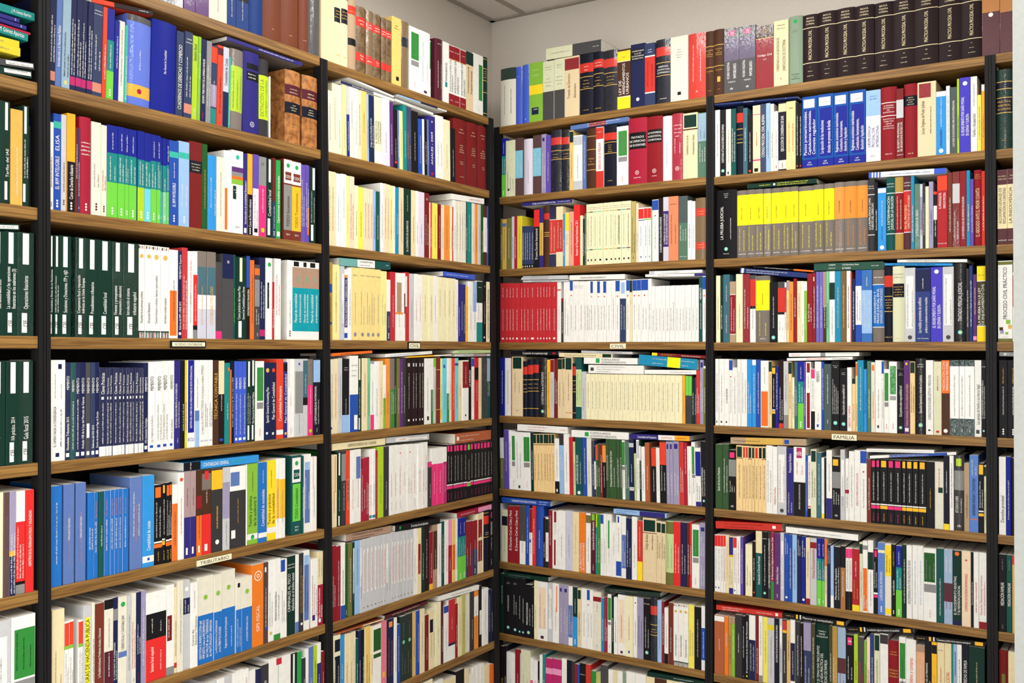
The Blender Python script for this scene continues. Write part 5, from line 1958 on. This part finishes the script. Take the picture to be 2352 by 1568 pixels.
# ------------------------------------------------------------------ labels
ORD = ['first', 'second', 'third', 'fourth', 'fifth', 'sixth', 'seventh', 'eighth', 'ninth', 'tenth', 'eleventh', 'twelfth', '13th', '14th', '15th', '16th', '17th', '18th', '19th', '20th',
       '21st', '22nd', '23rd', '24th', '25th', '26th', '27th', '28th', '29th', '30th', '31st', '32nd', '33rd', '34th', '35th', '36th', '37th', '38th', '39th', '40th', '41st', '42nd', '43rd', '44th', '45th', '46th', '47th', '48th', '49th', '50th', '51st', '52nd', '53rd', '54th', '55th', '56th', '57th', '58th', '59th', '60th']
BAD = re.compile(r'CEF|MEMENTO|Claves|LEX|tlb|DAPP|ECU|Gómez|BROCÁ|^\d+$|^[IVX]+$|TOMO|Tomo|ELISA|Lex', 0)
def short(b_):
    sp = b_['sp']; wd = abs(b_['s1']-b_['s0']) if not b_['flat'] else b_['th']
    thick = 'thick ' if wd > 0.043 else ('thin ' if wd < 0.016 else '')
    return thick + PAL[sp['base']][1]
def title(b_):
    for hz, k, a, c, lines in sorted(b_['sp']['texts'], key=lambda x: -(x[3]-x[2])):
        s = lines[0]
        if s != '~' and not BAD.search(s): 
            ws = s.strip('-.').split()[:4]
            while ws and (len(ws[-1]) <= 3 and ws[-1].upper() in ('DE', 'LA', 'Y', 'EL', 'A', 'EN', 'DEL', 'LAS', 'LOS', 'POR', 'E', 'I', 'UN', 'AL')): ws.pop()
            num = [y[4][0] for y in b_['sp']['texts'] if re.match(r'^[IVX]+$', y[4][0])]
            if ws: return ' '.join(ws + num[:1])
    return None
def accent(b_):
    best = None
    for k, a, c, l, r in b_['sp']['bands']:
        if (c-a)*(r-l) >= 0.06 and PAL[k][1] != PAL[b_['sp']['base']][1]:
            q = (c-a)*(r-l)
            if best is None or q > best[0]: best = (q, PAL[k][1], 'top' if (a+c)/2 > 0.66 else ('foot' if (a+c)/2 < 0.34 else 'middle'))
    return best and (best[1], best[2])
SHELF = ['top'] + ORD[1:]
def where(b_): return '%s shelf, %s' % (SHELF[b_['k']], UNAME[b_['u']].replace('bookcase ', 'bookcase ').replace(' the corner', ' corner'))
def clip(b_):
    x0, x1, y0, y1 = b_['px']; x0, x1 = max(x0, 0), min(x1, 2327); y0, y1 = max(y0, 0), min(y1, 1568); return max(0, x1-x0)*max(0, y1-y0)
def look(b_, lvl):
    s = short(b_) + (' shrink-wrapped' if b_['sp']['wrap'] and lvl > 1 else '') + (' hardback' if b_['sp']['r'] else ' book'); t = title(b_); a = accent(b_)
    if t: s += ' lettered ' + t
    elif a and lvl > 0: s += ' with %s %s' % a
    return s
NIND = 300
for b_ in recs: b_['area'] = clip(b_)
vis = [b_ for b_ in recs if b_['area'] > 60]
vis.sort(key=lambda b_: -b_['area']); ind = vis[:NIND]
indset = set(id(b_) for b_ in ind)
rows = {}
for b_ in recs:
    if b_['area'] > 60: rows.setdefault((b_['u'], b_['k'], b_['flat']), []).append(b_)
for r in rows.values(): r.sort(key=lambda b_: (b_['s0'], b_.get('z0', 0)))
def nw(s): return len(re.findall(r'[A-Za-z0-9]+', s))
for key, r in rows.items():
    looks = {}
    for b_ in r: looks.setdefault(look(b_, 1), []).append(b_)
    n_ = len(r)
    for i, b_ in enumerate(r):
        if id(b_) not in indset: continue
        L = look(b_, 1); same = looks[L]; wh = where(b_)
        pose = ', lying flat, ' if b_['flat'] else ', '
        if len(same) == 1: lab = L + pose + wh
        else:
            j = same.index(b_)
            m = len(same)
            which = 'leftmost of ' if j == 0 else ('rightmost of ' if j == m-1 else ORD[j]+' from left among ')
            lab = which + L.replace(' book ', ' books ').replace(' hardback ', ' hardbacks ') + ('s' if L.endswith(('book', 'hardback')) else '') + pose + wh
        if nw(lab) > 16: lab = lab.replace(' shelf, ', ' shelf, ').replace(' from left among ', ' of ').replace(', lying flat', ' lying')
        if nw(lab) > 16: lab = re.sub(r' lettered [^,]*,', ',', lab) if len(same) > 1 else lab
        if nw(lab) > 16: lab = lab.replace('bookcase left of corner', 'left corner bookcase').replace('bookcase right of corner', 'right corner bookcase')
        while nw(lab) > 16 and ' lettered ' in lab and not len(same) > 1:
            pre, post = lab.split(' lettered '); tt, rest = post.split(',', 1); tw = tt.split()
            if len(tw) < 2: break
            lab = pre+' lettered '+' '.join(tw[:-1])+','+rest
        if ' lettered ' not in lab and ' with ' not in lab and not b_['flat'] and 0 < i < n_-1:
            p, q = PAL[r[i-1]['sp']['base']][1], PAL[r[i+1]['sp']['base']][1]
            lab2 = lab.replace(pose+wh, (', between %s and %s books' % (p, q) if p != q else ', between two %s books' % p)+', '+wh)
            if nw(lab2) <= 16: lab = lab2
        if ' shelf, ' in lab and ' top shelf, ' not in lab and nw(lab) <= 14: lab = lab.replace(' shelf, ', ' shelf from top, ')
        b_['label'] = lab
labs = {}
for b_ in ind: labs.setdefault(b_['label'].lower(), []).append(b_)
for k, v in labs.items():
    if len(v) > 1:
        v.sort(key=lambda b_: b_['s0'])
        for j, b_ in enumerate(v): b_['label'] = (['leftmost', 'rightmost'] if len(v) == 2 else ORD)[j] + ' ' + b_['label']

# ------------------------------------------------------------------ build the books
mats = [M[m] for m in MATS]
rest = MB()
for b_ in recs:
    if b_['area'] <= 0: continue
    w = UNITS[b_['u']][0]; rng = b_['rng']; sp = b_['sp']
    if b_['flat']:
        dx, dz = b_['s1']-b_['s0'], b_['z1']-b_['z0']; L = math.hypot(dx, dz); ang = math.atan2(dz, dx); T = b_['th']
        D = min(0.235, L*0.72); D = min(D, 0.27); wd, h = T, L
        # spine runs along the shelf: local z -> along, local x -> down
        base = frame(w, b_['s0'], b_['z0'], 0.002+rng.uniform(0, .004)) @ Matrix.Rotation(-ang, 4, 'Y') @ Matrix.Translation((0, 0, T+0.0003))
        mtx = base @ Matrix(((0, 0, 1, 0), (0, 1, 0, 0), (-1, 0, 0, 0), (0, 0, 0, 1)))
    else:
        wd = (b_['s1']-b_['s0']) - 0.0005; h = b_['h']-0.0004; D = min(0.245, max(0.13, h*0.72)); rec = 0.0015+rng.uniform(0, 0.004)
        mtx = frame(w, b_['s0']+0.00025, b_['z']+0.0003, rec)
        if b_['lean']:
            a = math.radians(b_['lean'])
            mtx = frame(w, b_['s0']-math.tan(a)*h/2, b_['z']+0.0003+(wd*math.sin(a) if a > 0 else 0), rec) @ Matrix.Rotation(a, 4, 'Y')
            wd *= math.cos(a)
    if wd < 0.0012: continue
    cov, pag, tit = book_parts(wd, h, D, sp, rng)
    if id(b_) in indset:
        root = empty('hardback_book' if sp['r'] else 'paperback_book', mtx)
        tag(root, b_['label'], 'book', 'books on the %s shelf of the %s' % (SHELF[b_['k']], UNAME[b_['u']]))
        cov.merge(tit)
        for nme, mb in (('cover', cov), ('page_block', pag)):
            if mb.f:
                o = mb.build(nme, mats, root)
    else:
        for mb in (cov, pag, tit): rest.merge(mb, mtx)
# the same shelves go on outside the picture: fill their ends with more books
_pal = ['w', 'w', 'iv', 'cr', 'g1', 'dg', 'nv', 'bl', 'mr', 'rd', 'bk', 'tl', 'am3', 'lb', 'gn', 'or', 'be', 'n2', 'py', 'pu']
frng = random.Random(99)
for u in 'ABCDEF':
    for k in range(1, 9):
        pl_, pr_ = PE[BAYS[u][0]][2], PE[BAYS[u][1]][1]; zz = SHZ[u, k]
        lo = max(lat(pl_, zz), lat(pl_, zz+0.25))+0.002; hi = min(lat(pr_, zz), lat(pr_, zz+0.25))-0.002
        here = [b_ for b_ in recs if b_['u'] == u and b_['k'] == k]
        gaps = [(lo, min(b_['s0'] for b_ in here)-0.002), (max(b_['s1'] for b_ in here)+0.002, hi)] if here else [(lo, hi)]
        for a, c in gaps:
            if c-a < 0.1: continue
            s = a
            while s < c-0.012:
                wd = min(frng.uniform(0.012, 0.042), c-s-0.0006); hh = frng.uniform(0.17, 0.21) if k == 8 else frng.uniform(0.2, 0.245)
                cv_, pg_, tt_ = book_parts(wd, hh, 0.17, parse([frng.choice(_pal)], frng), frng)
                mtx = frame(UNITS[u][0], s, zz+0.0003, 0.003)
                for mb in (cv_, pg_, tt_): rest.merge(mb, mtx)
                s += wd+0.0006
o = rest.build('books', mats)
tag(o, 'the many narrower and smaller books filling the shelves between the larger ones', 'books', kind='stuff')

# ------------------------------------------------------------------ shelf signs
def sign(name_label, txt, xl, xr, yt, yb, wall, frame_px=0, dy=0.0, ycol='card'):
    s0, z0 = hit(xl, yb[0], wall, 0); s1, z1 = hit(xr, yb[1], wall, 0)
    zt = hit(xl, yt[0], wall)[1]; H = zt-z0; L = math.hypot(s1-s0, z1-z0)
    mtx = frame(wall, s0, z0, -0.0035)
    if wall == 'L' : pass
    root = empty('shelf_sign', mtx)
    tag(root, name_label, 'sign', 'section signs on the shelf edges')
    if frame_px:
        mb = MB(); mb.box(-0.006, L+0.004, 0.0006, 0.0030, -0.004, H+0.004); mb.build('sign_holder', [M['metal']], root, color=False)
    mb = MB(); mb.box(0, L, 0, 0.0005 if frame_px else 0.003, 0, H); card = mb.build('card', [M['card']], root, color=False)
    g = text_mesh(txt); ht = H*0.62; sx = L*0.84/g[2]; sy = ht/0.72
    mb = MB(); mb.add([(L*0.08+x*sx, -0.0003, H*0.19+y*sy) for x, y in g[0]], g[1], lin((60, 54, 40)), 0)
    mb.build('sign_lettering', [M['ink']], card)
sign('small cream card reading NOVEDAD CONTABILIDAD in black holder on shelf edge', 'NOVEDAD CONTABILIDAD', 394, 469, (785.5, 785.5), (795, 796), 'L', 1)
sign('cream card reading TRIBUTARIO on shelf edge below the blue books', 'TRIBUTARIO', 451, 530, (1288, 1270), (1301, 1287), 'L')
sign('small cream card reading CIVIL on shelf edge left of room corner', 'CIVIL', 938, 963, (787.5, 787.5), (800, 800), 'L', 1)
sign('cream card reading CIVIL on shelf edge right of room corner', 'CIVIL', 1402, 1438, (789, 789), (800.5, 800.5), 'R')
sign('cream card reading FAMILIA on shelf edge of the wide right bookcase', 'FAMILIA', 1911, 1968, (996, 999), (1009, 1012), 'R')

# ------------------------------------------------------------------ room
XW, YW = -0.30, 0.30; XR, YF = 4.6, -5.6
def struct(name, mb, mat): return tag(mb.build(name, [M[mat]], color=False), kind='structure')
mb = MB(); mb.box(XW-0.1, XW, YF, YW+0.1, FLOOR, CEIL); struct('wall_left', mb, 'wall')
mb = MB(); mb.box(XW, XR, YW, YW+0.1, FLOOR, CEIL); struct('wall_back', mb, 'wall')
mb = MB(); mb.box(XR, XR+0.1, YF, YW+0.1, FLOOR, CEIL); struct('wall_far_right', mb, 'wall').name = 'wall_right'
mb = MB(); mb.box(XW-0.1, XR+0.1, YF-0.1, YF, FLOOR, CEIL); struct('wall_front', mb, 'wall')
mb = MB(); mb.box(XW-0.1, XR+0.1, YF-0.1, YW+0.1, FLOOR-0.1, FLOOR); struct('floor', mb, 'floor')
mb = MB(); mb.box(XW-0.1, XR+0.1, YF-0.1, YW+0.1, CEIL+0.006, CEIL+0.1); struct('ceiling', mb, 'ceil')
# frames added around the fill lights, behind the camera and across the room
wi = 0
for side, wx, wy, wz, e in ADDED_WINDOWS:
    wi += 1; mb = MB(); a, c = 1.3, 1.1
    def bar(x0, x1, z0, z1):
        if side == 'front': mb.box(wx+x0, wx+x1, YF+0.001, YF+0.03, wz+z0, wz+z1)
        else: mb.box(XR-0.03, XR-0.001, wy+x0, wy+x1, wz+z0, wz+z1)
    bar(-a-.06, a+.06, c, c+.06); bar(-a-.06, a+.06, -c-.06, -c); bar(-a-.06, -a, -c, c); bar(a, a+.06, -c, c); bar(-.03, .03, -c, c)
    struct('window_%d' % wi, mb, 'ceil')
# partition end close to the camera on the right
d = ray(2328, 784); t = 1.45/math.hypot(d.x, d.y); px_, py_ = CAM.x+d.x*t, CAM.y+d.y*t
mb = MB(); mb.box(px_, XR-0.001, py_, py_+0.14, FLOOR+0.001, CEIL-0.001); struct('wall_middle', mb, 'part')
# ceiling grid: wall angle and T-bars
def ceil_hit(px, py):
    d = ray(px, py); t = (CEIL-CAM.z)/d.z; p = CAM+d*t; return p.x, p.y
bx = 0.5*(ceil_hit(1207, 33)[0]+ceil_hit(1150, 6)[0])
n_ = 0
mb = MB(); mb.box(XW, XR, YW-0.024, YW, CEIL-0.001, CEIL+0.006); mb.box(XW, XW+0.024, YF, YW, CEIL-0.001, CEIL+0.006)
for i in range(-2, 9):
    x = bx+0.6*i
    if XW+0.05 < x < XR: mb.box(x-0.012, x+0.012, YF, YW, CEIL, CEIL+0.006)
for i in range(0, 10):
    y = YW-0.62-0.6*i
    if y > YF: mb.box(XW, XR, y-0.012, y+0.012, CEIL+0.0003, CEIL+0.0057)
struct('trim_1', mb, 'tbar')
for i, (lx, ly, e) in enumerate(LAMPS):
    root = empty('ceiling_light', loc=(lx, ly, CEIL)); tag(root, 'recessed rectangular ceiling light, '+['nearest the left bookcases', 'nearest the right bookcases', 'over the middle, left side', 'over the middle, right side', 'at the window end, left side', 'at the window end, right side'][i], 'ceiling light', 'recessed ceiling lights')
    mb = MB(); mb.box(-0.6, 0.6, -0.3, -0.285, -0.010, 0.006); mb.box(-0.6, 0.6, 0.285, 0.3, -0.010, 0.006); mb.box(-0.6, -0.585, -0.285, 0.285, -0.010, 0.006); mb.box(0.585, 0.6, -0.285, 0.285, -0.010, 0.006)
    mb.build('frame', [M['tbar']], root, color=False)
    mb = MB(); mb.box(-0.585, 0.585, -0.285, 0.285, -0.004, 0.004); mb.build('diffuser', [M['lamp']], root, color=False)
print('books', len(recs), 'visible', len(vis), 'smallest individual area', ind[-1]['area'])
